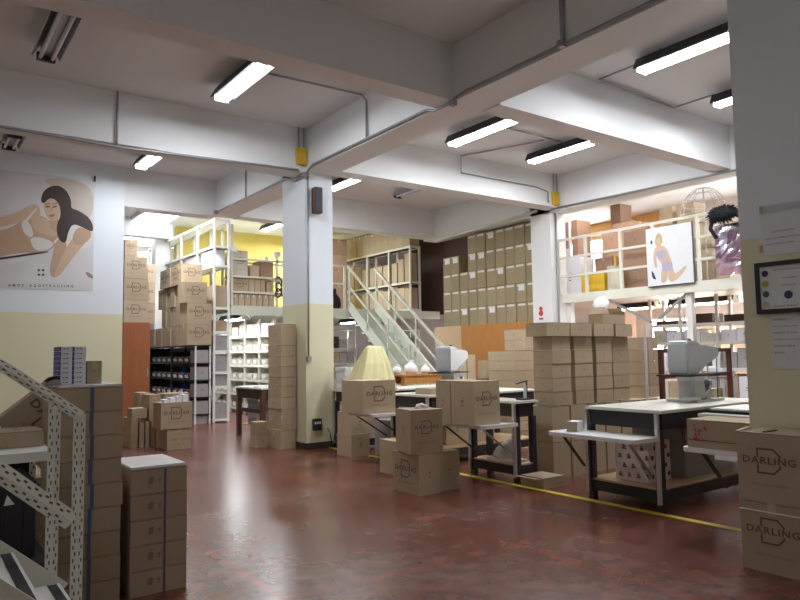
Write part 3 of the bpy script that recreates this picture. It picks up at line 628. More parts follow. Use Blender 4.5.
# five carton stack with white top
for i in range(5):
    dx = random.uniform(-.004, .004)
    o = carton(1.035+dx, 1.345+dx, 3.955, 4.42, i*.1365, i*.1365+.134, ('bottom carton of the five carton stack standing on the floor at front left', 'second carton up in the short five carton stack at front left', 'middle carton of the short five carton stack at front left', 'fourth carton up in the short five carton stack at front left', 'topmost carton of the short five carton stack, under white foam strips')[i], 'short stack of flat cartons', mark='y')
    MB().box(.024-dx, .036-dx, -.236, -.2335, 0, .134).build('strap', 'strap_purple', o)
    MB().flat([(-.06, -.2341, .05), (-.035, -.2341, .05), (-.03, -.2341, .085), (-.045, -.2341, .095), (-.062, -.2341, .08)]).build('handwriting', 'print_faint', o)
for j in range(4):
    y0 = 3.965+.113*j; o = MB().box(1.04, 1.34, y0, y0+.108, .6825, .695).build('white_foam_strip', 'white_paper', loc=(1.19, y0+.05, .6825), world=True)
    tag(o, ['front', 'second', 'third', 'rear'][j]+' white foam strip on top of the short five carton stack', 'packing foam', 'foam strips on the stacks')
# slotted staircase. face direction -Y, slots as dark insets
def slotted(mb, a, b, wd, n1, d=.004, thick=.003):
    """a slotted angle bar: two flanges meeting on the line a-b; slots inset on the outer faces"""
    a = Vector(a); b = Vector(b); ax = (b-a); L = ax.length; ax /= L
    for fl in n1:
        fl = Vector(fl).normalized(); nrm = ax.cross(fl).normalized()
        if nrm.y > 0: nrm = -nrm
        vs = []
        for p in (a, b):
            for u, v in ((0, 0), (wd, 0), (wd, -thick), (0, -thick)): vs.append(p+fl*u+nrm*v)
        mb.add(vs, [(0, 1, 2, 3), (7, 6, 5, 4), (0, 4, 5, 1), (1, 5, 6, 2), (2, 6, 7, 3), (3, 7, 4, 0)], 0)
        k = .02
        while k < L-.02:
            c = a+ax*k+fl*wd*(.36 if int(k/.027) % 2 else .64)+nrm*.0006
            hx, hw = ax*.008, fl*wd*.11; mb.flat([c-hx-hw, c+hx-hw, c+hx+hw, c-hx+hw], 1); k += .027
st = thing('slotted_staircase', 'cream slotted angle steel staircase with treads and handrail at front left', 'staircase', (.3, 3.0, 0))
SM = ['cream_metal', 'slot_dark']
def angle(name, a, b, wd=.025, fl=((-1, .25, 0), (1, .25, 0))):
    mb = MB(); slotted(mb, a, b, wd, fl); return mb.build(name, SM, st, world=True)
YS = 3.2
angle('post', (.525, YS, .36), (.525, YS, 1.135)); angle('post', (.622, YS, 0), (.622, YS, 1.062))
def slope(name, a, b, wd=.034):
    d = (Vector(b)-Vector(a)).normalized(); n = Vector((-d.z, 0, d.x)); mb = MB()
    slotted(mb, a, b, wd, (n+Vector((0, .35, 0)), -n+Vector((0, .35, 0)))); return mb.build(name, SM, st, world=True)
slope('handrail', (-.35, YS-.006, 1.775), (.628, YS-.006, 1.052), .024)
slope('brace', (-.3, YS-.008, 1.40), (.60, YS-.008, .615), .040)
st2 = MB(); st2.bar((-.45, YS+.005, 1.21), (.56, YS+.005, .33), .008, .09); st2.build('stringer', 'cream_metal', st, world=True)
st3 = MB(); st3.bar((-.45, 2.42, 1.21), (.80, 2.42, .11), .008, .09); st3.build('stringer', 'cream_metal', st, world=True)
for k, (x0, x1, z) in enumerate(((.39, .555, .375), (.21, .385, .53), (.03, .205, .685), (-.15, .025, .84), (.56, .73, .215))):
    tr = MB().box(x0, x1, 2.43, YS-.01, z-.03, z).build('tread', 'laminate_white', st, world=True)
    MB().box(x1-.048, x1-.012, 2.44, YS-.02, z, z+.002).build('anti_slip_strip', 'black_plastic', tr).location = -Vector(st.location)*0
    tr.children[0].location = -Vector(st.location)
    MB().cyl((x0+.05, 2.9, z), (x0+.05, 2.9, z+.003), .006).build('screw', 'slot_dark', tr).location = -Vector(st.location)
# shelf behind the staircase with a tilted carton and dark bags
sh = thing('slotted_shelf', 'cream slotted angle shelf behind the staircase, loaded with dark bags', 'shelf', (.2, 3.7, 0))
for x in (-.35, .57):
    for y in (3.45, 3.98): mb = MB(); slotted(mb, (x, y, 0), (x, y, 1.0 if y < 3.6 else .9), .03, ((1 if x < 0 else -1, .1, 0),)); mb.build('post', SM, sh, world=True)
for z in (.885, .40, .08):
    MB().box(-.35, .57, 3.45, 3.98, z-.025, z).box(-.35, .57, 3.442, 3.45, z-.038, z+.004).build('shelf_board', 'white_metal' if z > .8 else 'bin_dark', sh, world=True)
o = carton(-.215, .215, -.07, .07, 0, .34, 'carton with a large dark emblem lying tilted behind the slotted handrail', logo='y', tape=True, big=1.05, mat='cardboard')
bl = onY(4.47, -4, 421); th = math.radians(51); o.rotation_euler = (0, th, 0)
o.location = (bl.x+.215*math.cos(th), 4.54, bl.z-.215*math.sin(th))
zlow = bl.z-.43*math.sin(th); xlow = bl.x+.43*math.cos(th)
for r in range(2): carton(xlow-.22, xlow+.14, 4.46, 4.82, r*zlow/2, (r+1)*zlow/2-.004, ('lower', 'upper')[r]+' carton under the tilted emblem carton behind the cream shelf', tape=True)
MB().box(-.35, .57, 3.985, 3.99, .06, .86).build('dark_backing', 'black_cloth', sh, world=True)  # black sheet added behind the shelf to darken the space below it
carton(.36, .56, 3.70, 3.96, .887, .96, 'flattened carton on the cream shelf under the tilted carton', tape=False)
bpy.context.view_layer.update()
t = thing('plastic_crate', 'black plastic crate on the lower cream shelf behind the staircase', 'crate', (.30, 3.72, .402))
MB().box(-.22, .21, -.2, .22, 0, .36).build('crate_body', 'black_plastic', t, bevel=.012); MB().box(-.23, .22, -.21, .23, .30, .335).build('rim', 'black_plastic', t)
for k in range(5): MB().box(-.18+.085*k, -.165+.085*k, -.208, -.2, .03, .29).build('rib', 'black_plastic', t)
t = thing('paper_scrap', 'small white paper corner tucked beside the black crate', 'paper', (.40, 3.50, .66)); MB().prism([(-.02, 0), (.022, .002), (-.008, .045)], 'Y', 0, .004).build('scrap', 'white_paper', t)
t = thing('plastic_crate', 'black plastic crate on the bottom cream shelf behind the treads', 'crate', (.30, 3.72, .082))
MB().box(-.22, .21, -.2, .22, 0, .25).build('crate_body', 'black_plastic', t, bevel=.012); MB().box(-.23, .22, -.21, .23, .20, .23).build('rim', 'black_plastic', t)
# ================================================================== PACKING TABLES ALONG THE YELLOW LINE
def table(y0, y1, x1, label, leaf, top=.81, name='packing_table', shelf=True, legy=None):
    """long table: legs and apron black, pale top; hinged side leaf towards the aisle at .6 m"""
    x0 = 4.96; t = thing(name, label, 'table', (x0, (y0+y1)/2, 0)); h = (y1-y0)/2; L = x1-x0
    MB().box(-.03, L, -h-.04, h-.01, top-.025, top).build('table_top', 'laminate', t, bevel=.004)
    a = MB(); 
    for y in (-h+.0, h-.02): a.box(.04, L-.04, y, y+.02, top-.16, top-.026)
    for x in (.02, L-.04): a.box(x, x+.02, -h+.02, h-.02, top-.16, top-.026)
    a.build('apron', 'black_paint', t)
    lo, hi = (-h, h) if legy is None else (legy[0]-(y0+y1)/2, legy[1]-(y0+y1)/2)
    for x in (0, L-.06):
        for y in (lo, hi-.055): MB().box(x, x+.055, y, y+.055, 0, top-.161).build('leg', 'black_paint', t)
    for y in (lo-.001, hi-.03):   # steel uprights beside the front legs that hold the leaf
        MB().box(-.032, -.002, y, y+.028, .06, top-.03).build('steel_upright', 'steel', t)
    if shelf:
        MB().box(.0, L-.0, lo+.01, hi-.01, .17, .185).build('lower_shelf', 'pale_wood', t)
        b = MB(); b.box(.056, L-.062, lo, lo+.03, .08, .168).box(.056, L-.062, hi-.03, hi, .08, .168).box(.0, .03, lo+.057, hi-.057, .08, .168); b.build('lower_rail', 'black_paint', t)
    if leaf:
        ly0, ly1, lx = leaf; q = []
        n = 8
        X0, X1 = lx-x0, -.034; yy0, yy1 = ly0-(y0+y1)/2, ly1-(y0+y1)/2; r = .05
        for cx, cy, a0 in ((X1-.005, yy1-.005, 0), (X0+r, yy1-r, 90), (X0+r, yy0+r, 180), (X1-.005, yy0+.005, 270)):
            rad = r if cx < X1-.02 else .005
            q += [(cx+rad*math.cos(math.radians(a0+90*k/4)), cy+rad*math.sin(math.radians(a0+90*k/4))) for k in range(5)]
        lf = MB().prism(q, 'Z', .57, .602).build('side_leaf', 'laminate_white', t)
        for y in (yy0+.10, yy1-.12): MB().bar((X0+.08, y, .566), (-.02, y, .28), .012, .028, 0, (0, 1, 0)).build('leaf_strut', 'steel' if y < 0 else 'black_paint', t)
    return t
table(2.22, 2.95, 6.3, 'black framed packing table half hidden by the near column', (2.2, 2.86, 4.56), legy=(1.95, 2.55))
table(3.29, 4.02, 6.72, 'black framed packing table that carries the large grey machine', (3.27, 4.16, 4.59))
table(4.89, 5.58, 5.25, 'short black packing table in front of the tall carton wall', (4.83, 5.62, 4.45))
table(6.28, 7.02, 6.75, 'packing table behind the floor carton pile, carrying the second grey machine', (6.62, 7.25, 4.40))
table(7.78, 8.44, 7.75, 'packing table beside the square column, carrying the yellow dust cover', None)
def on_leaf(label, x0, x1, y0, y1, h, **k): return carton(x0, x1, y0, y1, .603, .603+h, label, **k)
# cartons on the leaves
a = onY(4.93, 476, 418); b = onY(4.93, 498, 418)
XL = a.x; xr = b.x
on_leaf('carton with dark emblem at the near end of the middle table leaf', XL-.05, xr, 4.90, 5.235, .42, logo='y', tape=True, mark='x', seam='y', mat='cardboard_olive')
on_leaf('plain sided carton behind the emblem carton on the middle table leaf', XL-.05, xr, 5.245, 5.47, .42, logo=None, tape=True, mark='x', seam='y', mat='cardboard_olive')
a = onY(6.72, 364, 410); b = onY(6.72, 394.5, 410)
on_leaf('emblem carton on the table leaf near the square column, before the yellow dust cover', a.x-.02, b.x, 6.70, 7.18, .385, logo='y', tape=True, mat='cardboard_olive')
carton(4.585, 4.92, 2.26, 2.82, .603, .80, 'open brown carton with red print on the leaf beside the near column', tape=False, name='carton', mark=None, jit=0)
rp = MB()
for k in range(14): 
    u, v = random.uniform(.03, .12), random.uniform(.05, .17); rp.box(4.5825, 4.5845, 2.80-u-.012, 2.80-u, .603+v-.008, .603+v+.008)
rp.box(4.5825, 4.5845, 2.26, 2.82, .655, .660, 1); q = LASTBOX[0]; o = rp.build('red_print', ['red_print', 'seam'], q, world=True)
t = thing('cloth_pad', 'white ironing pad with dark edge lying on the table by the near column', 'pad', (5.25, 2.6, .812))
MB().box(-.22, .35, -.34, .33, 0, .018).build('dark_base', 'black_cloth', t); MB().box(-.2, .33, -.32, .31, .018, .034).build('white_pad', 'laminate_white', t, bevel=.006)
carton(5.72, 6.0, 2.62, 2.86, .812, .99, 'small orange brown carton on the table beside the near column', tape=True, mat='cardboard_red')
t = thing('paper_block', 'small white label block with brown side on the leaf of the machine table', 'paper block', (4.78, 4.0, .604), .25)
MB().box(-.06, .06, -.05, .05, 0, .085).build('block', 'white_paper', t); MB().box(-.064, -.0605, -.05, .05, 0, .085).build('brown_cover', 'cardboard', t)
MB().box(.061, .14, -.06, .05, 0, .003).build('loose_sheet', 'white_paper', t)
# floor pile
carton(3.855, 4.105, 5.05, 5.46, 0, .370, 'emblem carton on the floor, under the open topped emblem carton', 'carton pile on the floor', logo='x', tape=True, mark='y', seam='x')
carton(4.125, 4.375, 5.085, 5.46, 0, .366, 'plain carton on the floor at the right of the pile', 'carton pile on the floor', tape=True, mark='y', seam='x')
o = carton(3.835, 4.165, 5.06, 5.40, .373, .775, 'upper emblem carton of the floor pile, with white paper sticking out', 'carton pile on the floor', logo='y', mark='x', tape=False, big=.95, rz=-.20)
MB().tube([(-.02, 0, .40), (0, .02, .425), (.05, .03, .432), (.09, .0, .41)], .02).build('white_paper', 'white_paper', o, smooth=True)
a = F0 = on('Z', 0, 380, 472)
carton(a.x, a.x+.30, max(5.50, a.y-.42), a.y, 0, .36, 'pale carton on the floor behind the left edge of the pile', 'carton pile on the floor', tape=True, mat='cardboard_olive', mark='y')
a = on('Z', 0, 516, 488); o = carton(4.94, 5.24, 4.53, 4.83, 0, .10, 'flat open carton lying on the yellow line before the carton wall', tape=False)
MB().box(-.24, -.19, -.148, .148, .095, .10).build('open_flap', 'cardboard', o)
# under the middle table: tray with a cream bag
t = thing('cloth_bag', 'pale cloth bag slumped on the lower shelf of the middle table', 'bag', (5.10, 5.2, .187), 0)
mb = MB(); rings = []
for j in range(7):
    v = j/6; rr = math.cos(v*1.25); rings.append([Vector((.10*rr*math.cos(a)+.05*v, .17*rr*math.sin(a)-.10*v, .02+.22*v+.02*math.sin(3*a+j))) for a in [2*PI*k/16 for k in range(16)]])
mb.loft(rings).build('bag_body', 'laminate', t, smooth=True); MB().box(-.10, .10, -.22, .17, 0, .02).build('folded_edge', 'white_paper', t)
# under the machine table
t = thing('patterned_carton', 'white carton with small dark red prints under the machine table', 'carton', (5.25, 3.66, .187), .05)
MB().box(-.17, .17, -.16, .16, 0, .335).build('box_body', 'pink_white', t)
pr = MB()
for i in range(4):
    for j in range(4):
        u = -.135+.085*j+(.04 if i % 2 else 0); v = .03+.078*i
        if u < .13:
            for k in range(3): pr.box(-.172, -.1705, -u-.045+k*.006, -u-.005-k*.004, v+k*.014, v+k*.014+.010)
            pr.box(u, u+.04, -.162, -.1605, v, v+.035)
pr.build('printed_pattern', 'red_brown_wood', t)
o = carton(5.52, 5.98, 3.42, 3.95, .187, .60, 'grey carton on the lower shelf of the machine table', mat='bin_grey', tape=True)
o = MB().tube([(4.93, 3.52, .56), (4.925, 3.50, .46), (4.915, 3.46, .36), (4.915, 3.42, .28), (4.925, 3.39, .24)], .012).build('cable', 'white_carton', smooth=True); tag(o, 'pale cable hanging under the machine table', 'cable')
for k in range(4):
    t = thing('thread_cone_holder', ['first', 'second', 'third', 'fourth'][k]+' dark rod with pink thread hanging under the machine table, counted from the aisle', 'thread holder', (5.25+.16*k, 3.262, .50), 0, 'thread rods under the machine table')
    MB().box(-.012, .012, -.006, .008, 0, .145).build('rod', 'red_brown_wood', t); MB().cyl((.055, 0, .0), (.055, 0, .14), .03, 0, 12, .024).build('thread', 'pink_cloth', t)
    MB().box(-.012, .09, -.006, .008, .145, .155).build('clip', 'black_paint', t)
t = thing('folded_cloth', 'white folded cloth at the far end of the machine table lower shelf', 'cloth', (6.28, 3.5, .187))
mb = MB(); 
for k in range(3): mb.box(-.2+.01*k, .2-.02*k, -.2, .22-.015*k, .032*k, .03+.032*k)
mb.build('folds', 'fabric_white', t, bevel=.01)

# ------------------------------------------------------------------ machines
def machine(loc, rz, label, dark=True):
    t = thing('sewing_machine', label, 'sewing machine', loc, rz); t.scale = (.80, .95, .95)
    MB().box(-.22, .36, -.17, .17, 0, .022).build('base_plate', 'machine_grey', t, bevel=.004)
    # pedestal
    rings = [[Vector((x0*s, y0*q, z)) for x0, y0 in ((-.10, -.09), (.10, -.09), (.10, .09), (-.10, .09))] for z, s, q in ((.022, 1, 1), (.10, 1, 1), (.20, 1.0, 1), (.25, 1.4, 1.15))]
    MB().loft(rings).build('pedestal', 'machine_grey', t)
    MB().box(-.40, .28, -.17, .17, .25, .266).build('tray', 'black_plastic', t, bevel=.004)
    prof = [(-.26, .267), (-.04, .275), (.20, .39), (.34, .43), (.34, .575), (.22, .60), (.06, .60), (-.06, .645), (-.22, .655), (-.27, .63)]
    MB().prism([(x_, .267+(z_-.267)*.86) for x_, z_ in prof], 'Y', -.11, .11).build('head_cover', 'machine_light', t, bevel=.014)
    MB().prism([(.345, .40), (.43, .425), (.45, .46), (.45, .52), (.40, .545), (.345, .545)], 'Y', -.09, .09).build('front_cover', 'machine_light', t, bevel=.012)
    MB().box(.25, .36, -.06, .06, .34, .425).build('needle_bar_case', 'grey_metal', t)
    for y in (-.03, .03): MB().cyl((.31, y, .09), (.31, y, .34), .006).build('needle_bar', 'steel', t)
    MB().tube([(.12, -.05, .05), (.20, -.08, .11), (.26, -.05, .19), (.20, .02, .21), (.14, 0, .15)], .014).build('looper_arm', 'steel', t, smooth=True)
    MB().prism([(.11, .03), (.30, .03), (.33, .08), (.28, .12), (.18, .13), (.12, .09)], 'Y', -.07, .05).build('bed_arm', 'grey_metal', t, bevel=.006)
    MB().cyl((.22, -.10, .16), (.22, .10, .16), .035, 0, 14).build('hand_wheel', 'steel', t)
    MB().cyl((.36, -.1, .022), (.37, -.1, .42), .005).build('thread_rod', 'black_paint', t)
    MB().sphere((-.10, -.05, .60), .02, 0).build('cap', 'black_plastic', t)
    MB().box(-.35, -.12, -.16, -.06, .022, .05).build('fabric_scrap', 'fabric_white', t, bevel=.008)
    MB().box(-.22, -.02, -.1105, -.11, .56, .563).build('cover_seam', 'slot_dark', t)
    return t
machine((6.06, 3.66, .812), 0, 'large grey button machine on the packing table at right')
machine((5.58, 6.62, .812), .42, 'pale grey machine on the table behind the two cartons of the middle leaf')
# lamp arm at the back end of the short table
t = thing('needle_stand', 'small black and white stand at the end of the short packing table', 'stand', (5.14, 4.95, .812))
MB().box(-.07, .07, -.045, .045, 0, .015).build('foot', 'black_plastic', t); MB().cyl((.02, 0, .015), (.02, 0, .15), .016).build('white_post', 'white_metal', t)
MB().bar((.045, 0, .015), (.045, 0, .19), .012, .012).bar((.05, 0, .19), (-.10, 0, .165), .02, .012).build('black_arm', 'black_plastic', t)
# yellow dust cover
t = thing('dust_cover', 'pale yellow cloth dust cover over a machine by the square column', 'dust cover', (5.24, 7.84, .812), 0)
def ring(xa, xb, ya, yb, z, wv=0):
    P = []; n = 10
    for k in range(n): P.append((xa+(xb-xa)*k/n, ya))
    for k in range(n): P.append((xb, ya+(yb-ya)*k/n))
    for k in range(n): P.append((xb+(xa-xb)*k/n, yb))
    for k in range(n): P.append((xa, yb+(ya-yb)*k/n))
    return [Vector((x+wv*math.sin(i*1.9), y+wv*math.cos(i*2.3), z)) for i, (x, y) in enumerate(P)]
MB().loft([ring(-.33, .21, -.22, .22, .0, .018), ring(-.30, .20, -.2, .2, .15, .014), ring(-.21, .17, -.14, .14, .36, .010), ring(-.12, .13, -.05, .05, .57, .006), ring(-.09, .10, -.02, .02, .60)]).build('cloth', 'yellow_cloth', t)
MB().box(-.33, .21, -.27, -.24, 0, .04).build('cloth_hem', 'yellow_cloth', t, bevel=.01)
# papers beside the column
pz = .812
for k in range(7):
    o = MB().box(-.09, .09, -.12, .12, 0, .043).build('paper_pack', 'white_carton', loc=(5.03+random.uniform(-.012, .012), 8.235, pz+.0445*k)); o.rotation_euler[2] = random.uniform(-.15, .15)
    tag(o, f'{ORD[k]} white paper pack in the pile beside the square column', 'paper', 'paper packs on the table')
carton(5.05, 5.40, 7.80, 8.12, .187, .50, 'upper carton under the table beside the square column', tape=True, mat='cardboard_olive', mark='x')
carton(4.62, 4.90, 7.45, 7.80, 0, .285, 'lower floor carton beneath the leaf by the square column', tape=True, mat='cardboard_olive', mark='y')
carton(4.63, 4.90, 7.47, 7.80, .287, .56, 'upper floor carton beneath the leaf by the square column', tape=True, mat='cardboard_olive', mark='y')
carton(4.98, 5.25, 7.15, 7.45, 0, .46, 'blue grey carton behind the leaf strut near the square column', mat='bin_grey')
for k, x in enumerate((5.35, 5.78)): carton(x, x+.36, 6.45, 6.9, .19, .55, ('first', 'second')[k]+' carton on the lower shelf of the table with the second machine', tape=True, mark='y')
carton(5.05, 5.33, 6.36, 6.66, .812, .88, 'low carton lying on the table behind the pile, beside the emblem carton', tape=True)
carton(4.62, 4.90, 6.02, 6.24, 0, .68, 'tall narrow carton standing behind the upper emblem carton of the pile', tape=True, mat='cardboard_olive')
a = onY(6.9, 463, 372); carton(onY(7.95, 463, 360).x, onY(7.95, 480, 360).x-.1, 7.95, 8.15, .812, 1.27, 'upright brown carton behind the second grey machine', tape=True, mat='cardboard_olive')
t = thing('patterned_carton', 'small speckled carton next to the wooden partition', 'carton', (onY(7.9, 488, 365).x, 7.95, .812), 0)
MB().box(-.09, .09, -.09, .09, .08, .36).build('box_body', 'cardboard_olive', t); MB().box(-.12, .10, -.11, .11, 0, .08).build('dark_tray', 'dark_wood', t)
pr = MB()
for i in range(8):
    for j in range(6): pr.box(-.08+.027*j+random.uniform(0, .01), -.068+.027*j, -.0915, -.0902, .10+.032*i, .112+.032*i)
pr.build('speckled_print', 'fabric_white', t)

# ================================================================== TALL CARTON WALL BEHIND THE MACHINE TABLE
WY = 4.83; RH = .1445; WZ = .735
cols = [(552.5, 571.5), (576.5, 595), (597, 613.5), (615.5, 632)]
names = ['first', 'second', 'third', 'fourth']
for c, (p, q) in enumerate(cols):
    x0 = onY(WY, p, 365).x; x1 = onY(WY, q, 365).x
    dy = (0, .02, .01, .03)[c]
    for r in range(5):
        carton(x0+random.uniform(0, .012), x1+random.uniform(-.012, 0), WY+dy+random.uniform(0, .01), WY+dy+.27, WZ+r*RH, WZ+r*RH+RH-.003, f'plain carton, {ORD[r]} row of upper tier, {names[c]} column of the tall carton wall', 'tall carton wall', mark='yx' if c == 0 else 'y', mat='cardboard_olive', jit=.002)
# top row
tops = [(546.5, 569.5), (570.5, 591.5), (594, 613.5), (615.5, 632)]
for c, (p, q) in enumerate(tops):
    x0 = onY(WY-.03, p, 328).x; x1 = onY(WY-.03, q, 328).x
    carton(x0, x1, WY-.03, WY+.26, WZ+5*RH, WZ+6*RH-.003, ['topmost carton at the left corner of the tall carton wall, overhanging', 'topmost row of the tall carton wall, second carton', 'topmost row of the tall carton wall, third carton', 'topmost row of the tall carton wall, last carton'][c], 'tall carton wall', mark='y', mat='cardboard_olive', seam='x')
# farther, lower columns
for c, (p, q) in enumerate(((640, 648.5), (649, 659))):
    x0 = onY(WY+.1, p, 365).x; x1 = onY(WY+.1, q, 365).x-.004
    for r in range(5):
        carton(x0, x1, WY+.1, WY+.38, WZ+r*RH-.004, WZ+r*RH+RH-.007, f'carton in the lower end section of the tall wall, {ORD[r]} of {("its near", "its far")[c]} column', 'tall carton wall', mark='y', mat='cardboard_olive', jit=.002)
# lower tier of big cartons
for c, (p, q) in enumerate(((553, 571), (572, 589), (590, 606), (607, 622), (623, 640), (641, 660))):
    x0 = onY(WY, p, 440).x; x1 = onY(WY, q, 440).x-.01
    for r in range(2):
        carton(x0, x1, WY, WY+.34, r*.366, r*.366+.362, f'large carton in the {("bottom", "second")[r]} row under the tall wall, {NTH[c]} from the corner', 'large cartons under the carton wall', tape=True, mat='cardboard_olive', seam='y')
# stacks behind the short table
a = onY(7.15, 514, 350); b = onY(7.15, 534, 350)
for r in range(9):
    carton(a.x, b.x, 7.15+random.uniform(0, .015), 7.70, r*.1465, r*.1465+.144, f'{ORD[r]} carton of the stack right of the speckled carton' if r else 'bottom carton of the stack right of the speckled carton', 'stack behind the short table', mark='yx', mat='cardboard_olive', jit=.003)
a = onY(8.7, 525, 340); b = onY(8.7, 536, 340)
for r in range(9):
    carton(a.x-.02, b.x+.05, 8.7, 9.2, r*.190, r*.190+.187, f'{ORD[r]} carton of the stack standing before the orange partition' if r else 'bottom carton of the stack standing before the orange partition', 'stack before the orange partition', mark='yx', mat='cardboard_olive', jit=.003)
# red brown frame and chair like things behind the machine
a = onY(4.3, 660.5, 349); b = onY(4.3, 731.5, 409)
t = thing('wooden_rack', 'red brown wooden frame standing behind the large grey machine', 'frame', ((a.x+b.x)/2, 4.3, 0)); hw = (b.x-a.x)/2
for s in (-1, 1): MB().box(s*hw-.025, s*hw+.025, -.02, .02, 0, a.z).build('post', 'red_brown_wood', t)
for z in (a.z-.04, a.z-.32): MB().box(-hw+.025, hw-.025, -.018, .018, z, z+.04).build('rail', 'red_brown_wood', t)
t = thing('plastic_stool', 'pale blue plastic stool behind the machine table', 'stool', (7.05, 4.35, 0)); t.location = (onY(4.55, 721, 380).x, 4.55, 0)
MB().box(-.13, .13, -.12, .12, .93, 1.06).build('seat', 'machine_light', t, bevel=.03)
for sx in (-.1, .1):
    for sy in (-.09, .09): MB().bar((sx*1.2, sy*1.2, 0), (sx, sy, .935), .03, .03).build('leg', 'machine_light', t)
carton(onY(3.75, 713, 395).x, onY(3.75, 723, 395).x, 3.75, 3.9, .812, .90, 'tiny brown carton on the machine table beside the near column', mark='y')
a = onY(5.6, 717, 320); 
for k, (p, q, zt) in enumerate(((716, 731.5, 318), (732.5, 752, 318))):
    x0 = onY(6.3, p, 360).x; x1 = onY(6.3, q, 360).x; z1 = onY(6.3, p, zt).z
    for r in range(2):
        h = z1/2; o = carton(x0, x1-.02, 6.3, 6.8, r*h, (r+1)*h-.004, f'{("lower", "upper")[r]} tall carton with white label, {("left", "right")[k]} of the two beside the near column', 'tall labelled cartons', mat='cardboard_olive')
        w_ = (x1-x0)/2; MB().box(-w_*.6, w_*.2, -.252, -.25, h*.70, h*.82).build('white_label', 'white_label', o)
o = MB().cyl((onY(4.78, 646, 360).x, 4.78, 0), (onY(4.78, 646, 360).x, 4.78, 1.62), .014).build('white_pipe', 'white_metal'); tag(o, 'thin white pipe standing before the carton wall', 'pipe')

# cartons in front of the near column
for r in range(2):
    o = carton(4.10, 4.49, 1.83, 2.2, r*.402, r*.402+.399, ('lower', 'upper')[r]+' large emblem carton standing in front of the near column', 'emblem cartons at the near column', logo='x', tape=(r == 0), big=1.02, seam='x')
    if r == 1:
        MB().box(-.15, .0, .03, .05, .3995, .406).build('flap_edge', 'seam', o); MB().bar((-.19, .18, .40), (-.05, .18, .415), .03, .004).build('raised_flap', 'cardboard', o)
o = MB().box(4.094, 4.0985, 1.83, 2.2, .345, .352).build('white_string', 'white_paper'); tag(o, 'white string around the lower emblem carton at the near column', 'string')

# ================================================================== BACK LEFT: CABINET, BIN RACK, WHITE SHELVING
def bx(mb, p0, p1, mi=0): return mb.box(p0[0], p1[0], p0[1], p1[1], p0[2], p1[2], mi)
t = thing('storage_cabinet', 'glossy orange brown wooden cabinet beside the poster wall, cartons on top', 'cabinet', (3.46, 13.4, 0))
MB().box(3.22, 3.71, 13.03, 13.95, 0, 1.945).build('body', 'gloss_wood', t, world=True)
DR = MB().box(3.225, 3.705, 13.012, 13.03, .06, 1.92).build('door', 'gloss_wood', t, world=True)
h_ = MB().cyl((3.66, 13.0, .95), (3.66, 13.0, 1.1), .01).build('handle', 'steel', DR); h_.location = -Vector(t.location)
zs = [1.947, 2.36, 2.76, 3.18, 3.48]
for r in range(4):
    x0 = onY(13.03, 124, 300).x; x1 = onY(13.03, (148, 148.5, 147, 137)[r], 300).x
    carton(x0, x1, 13.03, 13.44, zs[r], zs[r+1]-.004, ('bottom', 'second', 'third', 'topmost')[r]+' emblem carton on the glossy wooden cabinet', 'cartons on the wooden cabinet', logo='y', tape=True)
for r in range(3):
    carton(3.50, 3.93, 13.5, 13.9, 1.948+.39*r, 2.333+.39*r, ('lower', 'middle', 'upper')[r]+' emblem carton at the back of the wooden cabinet, overhanging', 'cartons at the back of the cabinet', logo='y', tape=True)
# bin rack
X0, X1, Y0, Y1 = 4.585, 4.905, 13.1, 16.1
struct('bin_rack_light_stop', MB().box(4.91, 4.925, 13.12, 16.1, .1, 1.5).box(4.58, 4.91, 16.105, 16.12, .1, 1.5), 'bin_dark', 'added dark board blocking bright gaps behind the bin rack', 'board')  # added board, keeps the bright background from showing between the bins
t = thing('bin_rack', 'black steel rack of open dark bins, cartons piled on top', 'rack', ((X0+X1)/2, (Y0+Y1)/2, 0))
for x in (X0, X1-.03):
    for y in (Y0, Y0+1.4515, Y1-.03): MB().box(x, x+.03, y, y+.026, 0, 1.525).build('post', 'white_metal' if y == Y0 else 'black_paint', t, world=True)
lv = [.19, .52, .85, 1.18]
for z in lv: MB().box(X0+.001, X1-.001, Y0, Y1, z-.02, z).build('shelf', 'black_paint', t, world=True)
MB().box(X0-.005, X1+.005, Y0-.005, Y1, 1.505, 1.526).build('rack_top', 'black_paint', t, world=True)
def bin_proto(name, w_, d_, h_, mat, lip, label, cat):
    """open bin facing -X, sloping front"""
    o = MB()
    o.box(-d_/2, d_/2, -w_/2, w_/2, 0, .008).box(d_/2-.006, d_/2, -w_/2, w_/2, .008, h_)
    for s in (-1, 1): o.prism([(-d_/2, .008), (d_/2-.006, .008), (d_/2-.006, h_), (-d_/2+.09, h_), (-d_/2, lip)], 'Y', s*w_/2, s*(w_/2-.006))
    o.prism([(-d_/2, .008), (-d_/2+.006, .008), (-d_/2-.014, lip), (-d_/2-.02, lip)], 'Y', -w_/2, w_/2)
    ob = o.build(name, mat)
    MB().box(-d_/2+.02, d_/2-.01, -w_/2+.008, w_/2-.008, .009, h_*.55).build('bin_contents', 'bin_content', ob)
    MB().prism([(-d_/2-.022, lip*.25), (-d_/2-.004-.0, lip*.25), (-d_/2-.016, lip*.8), (-d_/2-.026, lip*.8)], 'Y', -w_*.25, w_*.25).build('label_card', 'white_paper', ob)
    tag(ob, label, cat); return ob
nb = 8; pw = (Y1-Y0-.12)/nb; first = None; LV = lv
BP = bin_proto('storage_bin', pw-.02, .26, .23, 'bin_dark', .11, 'x', 'bin')
BB = bin_proto('storage_bin', pw-.02, .26, .23, 'blue_plastic', .11, 'x', 'bin')
LABELS.pop('x', None); u = [False, False]
rown = ['lowest', 'second', 'third', 'top']
